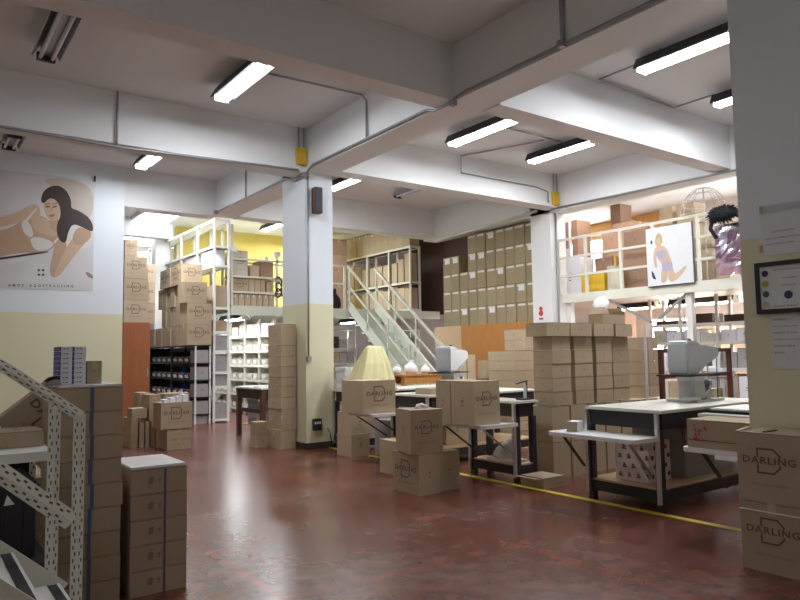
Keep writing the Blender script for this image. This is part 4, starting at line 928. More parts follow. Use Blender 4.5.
for r, z in enumerate(lv):
    for k in range(nb):
        if k == 0:
            carton(X0+.035, X1-.035, Y0+.035, Y0+.03+pw-.02, z+.001, z+.25, f'grey paper bundle at the near end of the rack\'s {rown[r]} shelf', mat='bin_grey', name='paper_bundle', cat='bundle', mark='y'); continue
        if k == nb//2: zz = .02
        else: zz = 0
        blue = (r in (1, 2) and k == 2); src = BB if blue else BP
        o = copy_tree(src) if u[blue] else src; u[blue] = True
        o.location = (X0+.17, Y0+.03+pw*(k+.5)+(.012 if k >= nb//2 else -.012), z+.001); tag(o, f'{"bright blue" if blue else "dark"} open bin, {NTH[k]} from the near end of the rack\'s {rown[r]} shelf', 'bin', 'bins of the black rack')
for k in range(3): carton(X0+.03, X1-.03, Y0+.06+.9*k, Y0+.6+.9*k, .0, .155, f'grey carton on the floor under the bin rack, {NTH[k]} from the near end', mat='bin_grey')
# end panels of grey paper bundles
for r, z in enumerate(lv+[-.15]):
    pass
# cartons on the bin rack
for r, (z0, z1) in enumerate(((1.528, 1.935), (1.937, 2.345), (2.347, 2.755))):
    carton(4.42-(.05 if r == 2 else 0), 4.905-(.1 if r == 2 else 0), 13.08, 13.50, z0, z1, ('lower', 'middle', 'upper')[r]+' emblem carton at the near end on top of the bin rack', 'emblem cartons on the bin rack', logo='y', tape=True)
for r, (n, yy, z0, h) in enumerate(((9, 13.52, 1.528, .40), (5, 13.52, 1.93, .40), (6, 13.52, 2.332, .42))):
    for k in range(n):
        x0 = 4.48+random.uniform(0, .04); 
        carton(x0, 4.88, yy+.275*k, yy+.275*k+.262, z0, z0+h-.004-random.choice((0, 0, .004)), f'upright narrow carton on the bin rack, {("lower", "middle", "upper")[r]} row, {NTH[k]} behind the emblem cartons', 'upright cartons on the bin rack', tape=True, tmat='tape_white' if (k+r) % 3 == 0 else 'tape')
for k in range(2): carton(4.44, 4.86, 13.5+.72*k, 14.18+.72*k, 2.754, 3.16-.02*k, ('nearer', 'further')[k]+' emblem carton lying on the upright cartons of the bin rack', logo='xy', tape=True)
# shelving with open bays
def shelving(name, label, x0, x1, ys, levels, z1, mat='white_metal', z0=0, boards='white_metal', th=.025):
    t = thing(name, label, 'shelving', ((x0+x1)/2, (ys[0]+ys[-1])/2, z0)); p = .045
    for x in (x0, x1-p):
        for y in ys: MB().box(x, x+p, y-p/2, y+p/2, z0, z1).build('post', mat, t, world=True)
    for z in levels:
        MB().box(x0+.004, x1-.004, ys[0], ys[-1], z-th, z-.006).build('shelf', boards, t, world=True)
        MB().box(x0-.004, x0, ys[0]-p/2, ys[-1]+p/2, z-.05, z).box(x1, x1+.004, ys[0]-p/2, ys[-1]+p/2, z-.05, z).box(x0, x1, ys[0]-p/2-.004, ys[0]-p/2, z-.05, z).build('shelf_beam', mat, t, world=True)
    return t
YS_ = [13.12, 14.1, 15.15, 16.3, 17.6]
shelving('steel_shelving', 'tall white steel shelving between the bin rack and the bright aisle', 4.95, 5.29, YS_, [.08, .72, 1.0, 1.42, 1.80, 2.28, 3.13, 3.52, 4.05], 4.06)
def bay_rows(xa, xb, ys, per, z0, h, lab, group, mats=('cardboard',), gap=.012, vary=.0, **kw):
    k = 0
    for a, b in zip(ys, ys[1:]):
        a += .03; b -= .03; pw = (b-a)/per
        for i in range(per):
            hh = h*(1-random.uniform(0, vary)); carton(xa, xb, a+pw*i+gap/2, a+pw*(i+1)-gap/2, z0, z0+hh, lab.format(NTH[k]), group, mat=random.choice(mats), **kw); k += 1
def carton_row(xa, xb, y0, y1, n, z0, h, lab, group, mats=('cardboard',), gap=.012, vary=.0, **kw):
    pw = (y1-y0)/n
    for k in range(n):
        hh = h*(1-random.uniform(0, vary)); carton(xa, xb, y0+pw*k+gap/2, y0+pw*(k+1)-gap/2, z0, z0+hh, lab.format(NTH[k]), group, mat=random.choice(mats), **kw)
for z, h, mt, nm in ((.08, .30, ('cardboard_red', 'bin_grey'), 'bottom shelf'), (.72, .22, ('bin_grey',), 'second shelf'), (1.0, .32, ('bin_grey', 'bin_cream'), 'third shelf'), (1.42, .30, ('bin_grey',), 'fourth shelf'), (1.80, .22, ('cardboard_red', 'cardboard'), 'fifth shelf')):
    bay_rows(4.99, 5.25, YS_[:2], 2, z, h, '{} box on the '+nm+' of the tall white shelving, near bay', 'boxes of the tall white shelving', mt, mark='y')
bay_rows(4.99, 5.25, YS_[:3], 2, 2.281, .5, '{} carton in the upper bay of the tall white shelving', 'boxes of the tall white shelving', ('cardboard', 'cardboard_olive'), vary=.3, tape=True)
bay_rows(4.99, 5.25, YS_[:3], 1, 3.131, .33, '{} carton just under the top bay of the tall white shelving', 'boxes of the tall white shelving', ('cardboard_red', 'white_carton'), vary=.2, gap=.3)
bay_rows(4.99, 5.25, YS_[2:], 2, 3.131, .30, '{} pale carton in the far upper bays of the tall white shelving', 'boxes of the tall white shelving', ('white_carton', 'bin_cream'), vary=.3, gap=.08)
# mezzanine rack at the front edge
def xbar(t, nm, x0, x1, y, z, mat='cream_metal', h=.04): MB().box(x0, x1, y, y+.04, z-h, z).build(nm, mat, t, world=True)
t = thing('steel_rack', 'cream steel rack of cartons on the mezzanine edge, left of the square column', 'rack', (5.8, 13.35, 2.33))
for x in (5.32, 6.32, 7.3):
    for y in (13.12, 13.62): MB().box(x, x+.045, y, y+.045, 2.33, 3.98 if x < 6 else 3.45).build('post', 'cream_metal', t, world=True)
for z in (2.62, 2.94, 3.30):
    for y in (13.12, 13.62): xbar(t, 'shelf_beam', 5.366, 7.3, y, z)
    if z < 3.2: MB().box(5.366, 7.3, 13.16, 13.62, z-.015, z-.003).build('shelf', 'pale_wood', t, world=True)
for k, x in enumerate((5.375, 6.34)): MB().box(x-.07, x+.07, 13.105, 13.118, 3.42 if k == 0 else 3.38, 3.52 if k == 0 else 3.48).build('sign_plate', 'white_paper', t, world=True)
for k in range(7): carton(5.37+.134*k, 5.494+.134*k, 13.17, 13.6, 2.325, 2.565, f'{NTH[k]} upright carton on the lowest level of the cream mezzanine rack', 'cartons of the cream mezzanine rack', tape=True, mat='cardboard_olive', tmat='tape_white')
for k, (a, b_, h) in enumerate(((5.37, 5.72, .26), (5.73, 5.85, .25), (5.86, 5.98, .25), (5.99, 6.09, .25), (6.12, 6.20, .22), (6.21, 6.28, .25))): carton(a, b_, 13.17, 13.6, 2.621, 2.621+h, f'{NTH[k]} carton on the middle level of the cream mezzanine rack', 'cartons of the cream mezzanine rack', logo='y' if k == 0 else None, tape=True, mat='cardboard_olive')
for k, (a, b_, h, mt) in enumerate(((5.38, 5.70, .52, 'bin_cream'), (5.76, 5.96, .24, 'cardboard_olive'), (5.99, 6.27, .34, 'cardboard_red'))): carton(a, b_, 13.17, 13.6, 2.941, 2.941+h, ('tall pale emblem carton on the top level of the cream mezzanine rack', 'low carton on the top level of the cream mezzanine rack', 'reddish carton on the top level of the cream mezzanine rack')[k], 'cartons of the cream mezzanine rack', logo='y' if k == 0 else None, tape=True, mat=mt)
o = MB().tube([(6.36+.07*math.cos(a), 13.088, 2.55+.12*math.sin(a)+.02*a) for a in [k*.5 for k in range(30)]], .016).build('coiled_hose', 'black_plastic', smooth=True); tag(o, 'black coiled hose hanging on the mezzanine edge beside the square column', 'hose')
# bright aisle shelving
YB = [13.2, 13.95, 14.75, 15.6, 16.6]
shelving('bin_shelving', 'brightly lit cream shelving full of small bins along the aisle', 6.3, 6.66, YB, [.12, .45, .78, 1.10, 1.42, 1.76], 2.1, 'cream_metal', boards='cream_metal')
CB = bin_proto('storage_bin', .29, .27, .24, 'bin_cream', .12, 'x', 'bin'); LABELS.pop('x', None); used = False
for r, z in enumerate((.12, .45, .78, 1.10, 1.42)):
    for k in range(8):
        o = copy_tree(CB) if used else CB; used = True
        j = k//2; ya = YB[j]; yb = YB[j+1]; o.location = (6.47, ya+(yb-ya)*(.29+.42*(k % 2)), z+.001); tag(o, f'cream bin, {NTH[k]} from the near end, {ORD[r]} shelf of the bright aisle shelving', 'bin', 'bins of the bright shelving')
bay_rows(6.34, 6.62, YB, 2, 1.761, .26, '{} white box along the top of the bright aisle shelving', 'boxes on the bright shelving', ('white_carton', 'bin_cream'), vary=.2, gap=.06)
# dark table and small boxes
t = thing('dark_table', 'dark wooden table standing before the bright shelving', 'table', (4.87, 10.4, 0))
MB().box(4.5, 5.24, 9.88, 10.92, .775, .80).build('table_top', 'white_metal', t, world=True)
a = MB().box(4.53, 5.21, 9.91, 9.93, .62, .774).box(4.53, 5.21, 10.87, 10.89, .62, .774).box(4.53, 4.55, 9.94, 10.86, .62, .774).box(5.19, 5.21, 9.94, 10.86, .62, .774); a.build('apron', 'black_paint', t, world=True)
for x in (4.52, 5.15):
    for y in (9.90, 10.83): MB().box(x, x+.07, y, y+.07, 0, .774).build('leg', 'dark_wood', t, world=True)
MB().box(4.59, 5.15, 9.95, 10.85, .17, .19).build('lower_shelf', 'pale_wood', t, world=True)
MB().box(4.53, 4.55, 9.97, 10.83, .40, .46).build('stretcher', 'black_paint', t, world=True)
carton(4.62, 4.85, 10.3, 10.65, .191, .55, 'grey box on the lower shelf of the dark table', mat='bin_grey', mark='y')
carton(4.90, 5.12, 9.98, 10.25, .191, .33, 'small white box on the lower shelf of the dark table', mat='white_carton')
for k in range(3): 
    o = MB().box(-.1, .1, -.07, .07, 0, .02+.008*k).build('paper_pad', 'white_paper', loc=(4.65+.22*k, 10.2+.08*k, .801)); o.rotation_euler[2] = .3*k; tag(o, ('left', 'middle', 'right')[k]+' paper pad lying on the dark table', 'paper')
a = on('Z', 0, 252, 448); b = on('Z', 0, 269, 447)
for r in range(2): carton(4.10, 4.26, 9.12, 9.36, r*.18, r*.18+.177, ('lower', 'upper')[r]+' of two small cartons beside the column stack', 'small cartons beside the column stack', tape=True, mark='y', mat='cardboard_olive')
ys = [450, 430, 409, 397, 386, 377, 366, 356, 345, 324]
for r in range(9):
    z0 = max(0, onY(8.72, 288, ys[r]).z) if r else 0; z1 = onY(8.72, 288, ys[r+1]).z
    jx = random.uniform(-.008, .008); carton(4.275+jx, 4.50+jx, 8.72, 9.14, z0+.001, z1-.002, (f'{ORD[r]} carton of the narrow stack against the square column' if r else 'bottom carton of the narrow stack against the square column'), 'narrow stack against the column', tape=True, mark='x', mat='cardboard_olive', seam='x')
# carton group on the floor at back left
a = on('Z', 0, 167, 449); b = on('Z', 0, 191, 447); FY = a.y-.15
xa, xb = onY(FY, 167, 440).x, onY(FY, 191, 440).x
for r in range(2): carton(xa, xb, FY, FY+.36, r*.145, r*.145+.142, ('lower', 'upper')[r]+' flat carton under the open emblem carton on the floor at back left', 'floor cartons at back left', mark='y', tape=True)
xa2, xb2 = onY(FY-.02, 161, 414).x, onY(FY-.02, 192, 414).x
o = carton(xa2, xb2, FY-.02, FY+.34, .292, .66, 'open emblem carton full of white packs on the floor at back left', 'floor cartons at back left', logo='y', tape=False)
for k in range(4): 
    c = MB().box(-.16+.09*k, -.09+.09*k, -.12, .08, .368, .41+.02*k).build('white_pack', 'white_carton', o)
o = MB().cyl((0, 0, 0), (0, 0, .10), .035, 0, 12).cyl((0, 0, .10), (0, 0, .16), .012).build('spray_bottle', 'machine_light', loc=(xb2-.05, FY+.29, .664)); tag(o, 'pale bottle standing in the open emblem carton', 'bottle')
GY = 10.35
for k, (p, q, zt) in enumerate(((131, 138, .42), (139, 144, .36), (144.5, 149, .36), (149.5, 154, .37), (154.5, 160, .37))):
    carton(onY(GY, p, 440).x, onY(GY, q, 440).x-.005, GY-.02*k, GY+.45, 0, zt, f'upright narrow carton on the floor at back left, {NTH[k]} from the left', 'upright floor cartons at back left', tape=True, mark='y')
carton(onY(GY, 132, 440).x, onY(GY, 147, 440).x, GY+.02, GY+.3, .421, .56, 'small open carton on the upright floor cartons', 'upright floor cartons at back left')
carton(onY(GY, 149, 440).x, onY(GY, 160, 440).x, GY, GY+.4, .372, .75, 'tall carton standing on the upright floor cartons', 'upright floor cartons at back left', tape=True)
carton(onY(GY+.5, 139, 440).x, onY(GY+.5, 150, 440).x, GY+.5, GY+.85, 0, .76, 'tall carton behind the upright floor cartons', 'upright floor cartons at back left', tape=True)
carton(onY(GY+.3, 164, 440).x, onY(GY+.3, 189, 440).x, GY+.3, GY+.7, 0, .74, 'wide carton behind the open emblem carton at back left', 'upright floor cartons at back left', tape=True)

# ================================================================== MEZZANINE STAIRCASE
sx0, sx1 = 8.0, 8.75; SL = .763
def zr(y): return 1.249+(y-10.352)*SL
t = thing('steel_staircase', 'pale green steel staircase with handrails climbing to the mezzanine', 'staircase', (8.37, 9.9, 0)); ya, yb = 9.95, 12.98
for x in (sx0, sx1-.03):
    MB().prism([(ya-.12, 0), (ya+.12, 0), (yb, zr(yb)-.98), (yb, zr(yb)-.72), (ya-.12, zr(ya-.12)-.74)], 'X', x, x+.03).build('stringer', 'pale_green_metal', t, world=True)
    for k in range(5):
        y = ya+.05+(yb-ya-.1)*k/4; MB().box(x, x+.03, y-.02, y+.02, zr(y)-.86, zr(y)).build('baluster', 'pale_green_metal', t, world=True)
    MB().bar((x+.015, ya-.02, zr(ya-.02)), (x+.015, yb+.02, zr(yb+.02)), .045, .05).build('handrail', 'cream_metal', t, world=True)
    MB().bar((x+.015, ya-.02, zr(ya-.02)-.42), (x+.015, yb, zr(yb)-.42), .03, .035).build('middle_rail', 'cream_metal', t, world=True)
n = 12
for k in range(n):
    z = 2.3*(k+1)/(n+1); y = ya+(yb-ya)*(k+.5)/n; zp = 2.3*k/(n+1); MB().box(sx0+.032, sx1-.032, y-.106, y-.098, zp+.002, z-.031).build('riser', 'pale_green_metal', t, world=True); MB().box(sx0+.03, sx1-.03, y-.11, y+.13, z-.03, z).build('tread', 'pale_green_metal', t, world=True)
t = thing('guard_rail', 'cream guard rail along the mezzanine edge left of the staircase', 'railing', (7.7, 13.1, 2.32))
for x in (7.36, 7.95): MB().box(x, x+.05, 13.06, 13.10, 2.32, 3.3).build('post', 'cream_metal', t, world=True)
for z in (3.3, 2.9): MB().box(7.36, 8.0, 13.055, 13.10, z-.045, z).build('rail', 'cream_metal', t, world=True)
# mezzanine shelving behind the staircase
YM = [13.2, 14.1, 15.1, 16.2]
shelving('steel_shelving', 'cream steel shelving loaded with cartons on the mezzanine behind the staircase', 9.9, 10.22, YM, [2.38, 3.05, 3.92], 3.93, 'cream_metal', 2.3, 'dark_wood')
bay_rows(9.96, 10.16, YM, 3, 2.381, .58, '{} tall carton on the lower level of the mezzanine shelving behind the staircase', 'cartons of the mezzanine shelving', ('cardboard_olive',), vary=.12, tape=True)
bay_rows(9.96, 10.16, YM, 3, 3.051, .72, '{} tall carton on the upper level of the mezzanine shelving behind the staircase', 'cartons of the mezzanine shelving', ('cardboard_olive',), vary=.35, tape=True, gap=.05)
carton_row(9.91, 10.21, 13.2, 16.2, 10, 3.932, .55, '{} carton along the top of the mezzanine shelving, under the ceiling', 'cartons of the mezzanine shelving', ('cardboard_olive',), vary=.06, tape=True, tmat='tape_white')
for r in range(5):
    x0 = onY(15.2, 331, 280).x; x1 = onY(15.2, 347, 280).x; carton(x0, x1, 15.2, 15.8, 2.301+.40*r, 2.301+.40*r+.396, f'{ORD[r]} reddish carton of the tall stack at the head of the staircase', 'reddish stack on the mezzanine', mat='cardboard_red', tape=True)
t = thing('plastic_bag', 'black plastic bag at the head of the staircase beside the square column', 'bag', (onY(13.3, 335, 290).x, 13.35, 2.321))
mb = MB(); rings = [[Vector((.17*r*math.cos(a), .15*r*math.sin(a), z+.02*math.sin(3*a))) for a in [2*PI*k/14 for k in range(14)]] for z, r in ((0, .8), (.12, 1), (.26, .85), (.38, .3), (.45, .35))]
mb.loft(rings).build('bag_body', 'black_cloth', t, smooth=True)
# shelves under the mezzanine
for i, (p, q, yy) in enumerate(((331, 357, 13.6), (396, 420, 13.7))):
    x0 = onY(yy, p, 350).x; x1 = onY(yy, q, 350).x
    t = thing('steel_shelf', ('grey steel shelf of parts boxes under the mezzanine beside the square column', 'steel shelf of parts boxes under the mezzanine behind the staircase foot')[i], 'shelf', ((x0+x1)/2, yy+.2, 0))
    for x in (x0, x1-.03):
        for y in (yy, yy+.37): MB().box(x, x+.03, y, y+.03, 0, 1.9).build('post', 'pale_green_metal', t, world=True)
    for z in (.3, .75, 1.1, 1.45, 1.88): MB().box(x0, x1, yy, yy+.4, z-.025, z).build('shelf', 'pale_green_metal', t, world=True)
    nn = 3; pw = (x1-x0-.08)/nn
    for r, z in enumerate((.3, .75, 1.1, 1.45)):
        for k in range(nn): carton(x0+.04+pw*k, x0+.04+pw*(k+1)-.02, yy+.03, yy+.34, z+.001, z+.2+.08*random.random(), f'{NTH[k]} parts box, {ORD[r]} level of the steel shelf {("beside the square column", "behind the staircase foot")[i]}', 'parts boxes under the mezzanine', mat=random.choice(('bin_grey', 'white_carton', 'bin_dark', 'cardboard')), mark='y')
# wooden work table with white bags
t = thing('wooden_table', 'orange wooden work table in front of the staircase foot', 'table', (7.3, 9.2, 0))
MB().box(6.55, 7.85, 8.95, 9.45, .93, .955).build('table_top', 'orange_wood', t, world=True); MB().box(6.58, 7.82, 8.97, 8.995, .80, .929).box(6.58, 7.82, 9.40, 9.425, .80, .929).build('apron', 'orange_wood', t, world=True)
for x in (6.58, 7.76):
    for y in (8.996, 9.34): MB().box(x, x+.06, y, y+.06, 0, .929).build('leg', 'orange_wood', t, world=True)
for k, (px, s) in enumerate(((398, .085), (412, .125), (426, .085))):
    p = onY(9.15, px, 372); t = thing('white_bag', ('left', 'middle', 'right')[k]+' white plastic bag on the orange work table', 'bag', (p.x, 9.17, .956), 0, 'white bags on the work table')
    t.location.z = .972
    mb = MB(); mb.loft([[Vector((s*r*math.cos(a)*(1+.15*math.sin(3*a+k)), s*.8*r*math.sin(a), z*s*1.5+.01*math.sin(5*a))) for a in [2*PI*j/14 for j in range(14)]] for z, r in ((0, .7), (.25, 1), (.6, .9), (.85, .45), (1.0, .2), (1.15, .35))]).build('bag_body', 'white_paper', t, smooth=True)

# ================================================================== WALL OF FLAT CARTONS ON THE PARTITION
N = 10; pw = (11.76-8.965)/N; rh = .385
fc = MB(); d, w_, h = .42, pw-.014, rh-.006
def flat_proto(label):
    o = bpy.data.objects.new('flat_carton', carton_mesh(d, w_, h, 'cardboard_dark', 'y')); COL.objects.link(o)
    tp = MB(); x = -d/2; tp.box(x-.0015, x, -w_*.36, w_*.40, h-.06, h-.018); tp.flat([(x-.002, -w_*.1, h-.03), (x-.002, w_*.3, h-.055), (x-.002, w_*.34, h-.04), (x-.002, -w_*.05, h-.012)])
    tp.build('packing_tape', 'tape_white', o); return o
FP = flat_proto('x'); FL = flat_proto('x'); MB().box(-d/2-.003, -d/2-.0016, -w_*.34, w_*.26, h-.15, h-.055).build('paper_label', 'white_label', FL)
us = [0, 0]; lab_at = {(0, 3), (1, 3), (3, 3), (2, 0), (3, 2), (4, 3), (5, 4), (6, 2), (8, 1), (9, 3), (5, 0)}
for c in range(N):
    nrow = (4, 4, 3, 5, 5, 5, 5, 5, 5, 5)[c]
    for r in range(nrow):
        L = (c, r) in lab_at; src = FL if L else FP
        o = src if not us[L] else copy_tree(src); us[L] = 1
        o.location = (9.745+d/2+random.uniform(0, .02), 11.76-pw*(c+.5), 1.881+rh*r); 
        tag(o, f'{"labelled" if L else "plain"} flat carton, {ORD[r]} row, {NTH[c]} column from the staircase, on the orange partition', 'carton', 'wall of flat cartons')

# ================================================================== GALLERY AT RIGHT
GX = 9.76
t = thing('gallery_railing', 'cream steel railing along the gallery edge', 'railing', (GX, 5, 2.33))
for px in (559, 586, 621, 654, 699, 742):
    y = onX(GX, px, 260).y; MB().box(GX-.02, GX+.02, y-.025, y+.025, 2.33, 3.36).build('post', 'cream_metal', t, world=True)
y0, y1 = onX(GX, 742, 260).y-.6, onX(GX, 559, 260).y
for z, hh in ((3.36, .045), (3.02, .04), (2.68, .04)): MB().box(GX-.018, GX+.018, y0, y1, z-hh, z).build('rail', 'cream_metal', t, world=True)
# brackets below
t2 = thing('floor_brace', 'cream steel brace under the gallery floor over the carton wall', 'brace', (9.85, 7, 1.6))
for a_, b_ in (((9.85, 7.4, 2.16), (9.85, 6.6, 1.75)), ((9.85, 5.95, 2.16), (9.85, 6.45, 1.8))): MB().bar(a_, b_, .04, .04).build('strut', 'grey_metal', t2, world=True)
# blonde poster
PX = 9.70
q = [onX(PX, *c) for c in ((645.5, 229), (692, 222), (693, 282), (648, 287))]
yl, yr = (q[0].y+q[3].y)/2, (q[1].y+q[2].y)/2; zt, zb = (q[0].z+q[1].z)/2, (q[2].z+q[3].z)/2
t = thing('advert_poster', 'white poster of a kneeling blonde woman hung on the gallery railing', 'poster', (PX, (yl+yr)/2, zb))
MB().box(PX, PX+.025, yr, yl, zb, zt).build('poster_board', 'poster_cream', t, world=True); MB().box(PX+.002, PX+.03, yr-.012, yr, zb-.01, zt).box(PX+.002, PX+.03, yr, yl, zb-.012, zb).build('dark_edge', 'black_plastic', t, world=True)
pic = MB()
def shp(pts, e, mi, sm=True):
    if sm:
        for _ in range(2): pts = [r_ for i in range(len(pts)) for r_ in ((pts[i][0]*.75+pts[(i+1) % len(pts)][0]*.25, pts[i][1]*.75+pts[(i+1) % len(pts)][1]*.25), (pts[i][0]*.25+pts[(i+1) % len(pts)][0]*.75, pts[i][1]*.25+pts[(i+1) % len(pts)][1]*.75))]
    W_ = yl-yr; H_ = zt-zb; pic.flat([(PX-.001-e, yl-W_*u_, zt-H_*v_) for u_, v_ in pts], mi)
shp([(.20, .20), (.28, .08), (.36, .14), (.38, .26), (.30, .34), (.21, .30)], .0004, 2)
shp([(.24, .18), (.32, .18), (.33, .27), (.28, .31), (.24, .27)], .0008, 0)
shp([(.18, .36), (.27, .31), (.42, .34), (.46, .44), (.47, .56), (.55, .66), (.56, .74), (.36, .72), (.32, .60), (.22, .50)], .0006, 0)
shp([(.18, .36), (.24, .42), (.21, .56), (.24, .68), (.18, .70), (.15, .52)], .0009, 0)
shp([(.41, .34), (.48, .42), (.54, .58), (.58, .66), (.52, .68), (.44, .50)], .0009, 0)
shp([(.34, .70), (.48, .70), (.46, .84), (.42, .96), (.30, .96), (.31, .82)], .0007, 0); shp([(.48, .70), (.58, .70), (.60, .86), (.84, .70), (.88, .74), (.64, .95), (.46, .96)], .0007, 0)
shp([(.22, .42), (.34, .40), (.44, .42), (.46, .52), (.34, .56), (.24, .52)], .0012, 1); shp([(.33, .62), (.48, .60), (.57, .66), (.57, .74), (.44, .78), (.34, .74)], .0012, 1)
shp([(.10, .70), (.18, .84), (.20, .90), (.10, .86)], .0006, 3); shp([(.10, .22), (.14, .20), (.15, .26), (.11, .28)], .0006, 3); shp([(.70, .22), (.84, .20), (.84, .40), (.70, .42)], .0004, 4, False)
pic.build('printed_picture', ['skin_light', 'fabric_lilac', 'hair_blonde', 'navy_disc', 'fabric_white'], t, world=True)
# purple poster and plume wrapped in plastic
q = [onX(PX, *c) for c in ((714, 226), (748, 222), (748, 272), (715, 276))]
t = thing('advert_poster', 'purple poster under clear plastic on the gallery railing beside the near column', 'poster', (PX, (q[0].y+q[1].y)/2, q[3].z))
ya_, yb_, za_, zb_ = q[0].y, q[1].y-.2, q[0].z, q[3].z
MB().box(PX, PX+.025, yb_, ya_, zb_, za_).build('poster_board', 'pink_cloth', t, world=True)
mb = MB(); W_ = ya_-yb_; H_ = za_-zb_
for pts, e, mi in (([(0, 0), (1, 0), (1, .62), (.7, .7), (.3, .66), (0, .70)], .001, 0), ([(.05, .62), (.5, .72), (1, .70), (1, .95), (.62, .90), (.2, .78)], .002, 0), ([(.1, .1), (.3, .05), (.25, .5), (.12, .6)], .0015, 1), ([(.4, .0), (1, 0), (1, .4), (.7, .45), (.5, .3)], .003, 2)):
    mb.flat([(PX-.001-e, ya_-W_*u_, za_-H_*v_) for u_, v_ in pts], mi)
mb.build('printed_picture', ['purple_cloth', 'fabric_lilac', 'hair_dark'], t, world=True)
mb = MB(); nn = 12
vs = [(PX-.02-.015*random.random(), ya_+.03-(W_+.06)*i/nn, zb_-.02+(H_+.04)*j/nn) for j in range(nn+1) for i in range(nn+1)]
mb.add(vs, [(j*(nn+1)+i, j*(nn+1)+i+1, (j+1)*(nn+1)+i+1, (j+1)*(nn+1)+i) for j in range(nn) for i in range(nn)]).build('plastic_wrap', 'clear_plastic', t, world=True)
c = onX(9.58, 726, 214); t = thing('feather_plume', 'shaggy black plume above the purple poster on the gallery railing', 'plume', (9.50, c.y, c.z))
mb = MB(); mb.sphere((0, 0, 0), .13, 0, 14, 8, (.7, 1.7, .85))
for k in range(260):
    a = random.uniform(0, 2*PI); b_ = random.uniform(-1, 1); n_ = Vector((math.sqrt(1-b_*b_)*math.cos(a)*.7, math.sqrt(1-b_*b_)*math.sin(a)*1.7, b_*.85)); p = n_*.12
    e = p+n_.normalized()*random.uniform(.03, .09)+Vector((0, random.uniform(-.03, .03), -.02)); s_ = n_.cross(Vector((random.random(), random.random(), random.random()))).normalized()*.01
    mb.add([p-s_, p+s_, e], [(0, 1, 2)])
mb.build('feathers', 'black_cloth', t); MB().tube([(0, .17, -.05), (.0, .20, -.2), (0, .12, -.34)], .03, 0, 8).build('drooping_tuft', 'black_cloth', t, smooth=True)
c = onX(10.2, 712, 216); t = thing('wire_dome', 'open silver wire dome rising above the gallery cartons', 'wire frame', (9.98, c.y, c.z)); R_ = .34
for k in range(6):
    a = PI*k/6; MB().tube([(R_*math.cos(b_)*math.cos(a), R_*math.cos(b_)*math.sin(a), R_*1.25*math.sin(b_)) for b_ in [PI*j/16 for j in range(17)]], .0045, 0, 5).build('wire_rib', 'wire_silver', t)
for j in range(4):
    b_ = PI/2*j/4.2; MB().tube([(R_*math.cos(b_)*math.cos(a), R_*math.cos(b_)*math.sin(a), R_*1.25*math.sin(b_)) for a in [2*PI*k/24 for k in range(25)]], .0045, 0, 5).build('wire_ring', 'wire_silver', t)
MB().cyl((0, 0, 2.301-c.z), (0, 0, R_*1.25), .012).build('stand_pole', 'grey_metal', t); MB().cyl((0, 0, 2.301-c.z), (0, 0, 2.32-c.z), .15, 0, 16).build('stand_base', 'black_paint', t)
# things on the gallery floor
def gal(px0, px1, X, yt, h=None, z0=2.301, dep=.4, **k):
    """box whose railing side spans the two frame columns, top seen at yt"""
    y1_ = onX(X, px0, yt).y; y0_ = onX(X, px1, yt).y; zt_ = onX(X, (px0+px1)/2, yt).z
    return (X, X+dep, y0_, y1_, z0, zt_)
B = gal(559, 580, 10.15, 258); carton(*B, 'white cabinet box on the gallery beside the white column', mat='white_carton', name='storage_box', cat='box', tape=False, mark='x')
B = gal(556.5, 569, 10.15, 217, z0=B[5]+.002); t = thing('advert_board', 'pink board with a dark red print leaning above the white cabinet box on the gallery', 'board', (10.17, (B[2]+B[3])/2, B[4]))
MB().box(10.155, 10.185, B[2], B[3], B[4], B[5]).build('board', 'pink_white', t, world=True)
mb = MB(); yc = (B[2]+B[3])/2; zc = (B[4]+B[5])/2; hw = (B[3]-B[2])*.4
mb.box(10.152, 10.155, yc-hw, yc+hw, zc-.22, zc+.28, 0).prism([(yc-hw*.5, zc+.0), (yc+hw*.5, zc+.0), (yc, zc+.24)], 'X', 10.149, 10.152, 1)
mb.build('print', ['pink_cloth', 'red_brown_wood'], t, world=True)
B = gal(571, 577, 10.65, 220); carton(*B, 'tall thin red brown carton standing on the gallery beside the pink board', mat='cardboard_red', mark='x')
B = gal(581, 604, 10.05, 274, dep=.3); t = thing('plastic_crate', 'yellow plastic crate on the gallery floor behind the railing', 'crate', (10.2, (B[2]+B[3])/2, 2.301)); hy = (B[3]-B[2])/2; hz = B[5]-2.301
for nm, bb in (('crate_wall', (-.15, -.135, -hy, hy, 0, hz)), ('crate_wall', (.135, .15, -hy, hy, 0, hz)), ('crate_wall', (-.135, .135, -hy, -hy+.015, 0, hz)), ('crate_wall', (-.135, .135, hy-.015, hy, 0, hz)), ('crate_floor', (-.135, .135, -hy+.015, hy-.015, 0, .015))): MB().box(*bb).build(nm, 'yellow_plastic', t)
for k in range(5): MB().box(-.153, -.150, -hy+.04+hy*.38*k, -hy+.06+hy*.38*k, .02, hz-.02).build('rib', 'yellow_plastic', t)
B = gal(603, 617, 10.0, 262, dep=.28); t = thing('storage_jar', 'grey green tub on the gallery beside the yellow crate', 'tub', (10.14, (B[2]+B[3])/2, 2.301)); rr = (B[3]-B[2])/2; hz = B[5]-2.301
MB().cyl((0, 0, 0), (0, 0, hz*.8), rr, 0, 18, rr*.9).build('tub_body', 'bin_cream', t, smooth=False); MB().cyl((0, 0, hz*.8), (0, 0, hz*.88), rr*.95, 0, 18).build('lid', 'bin_cream', t); MB().cyl((0, 0, hz*.88), (0, 0, hz*1.25), .02).build('handle', 'yellow_plastic', t)
zb2 = 2.301
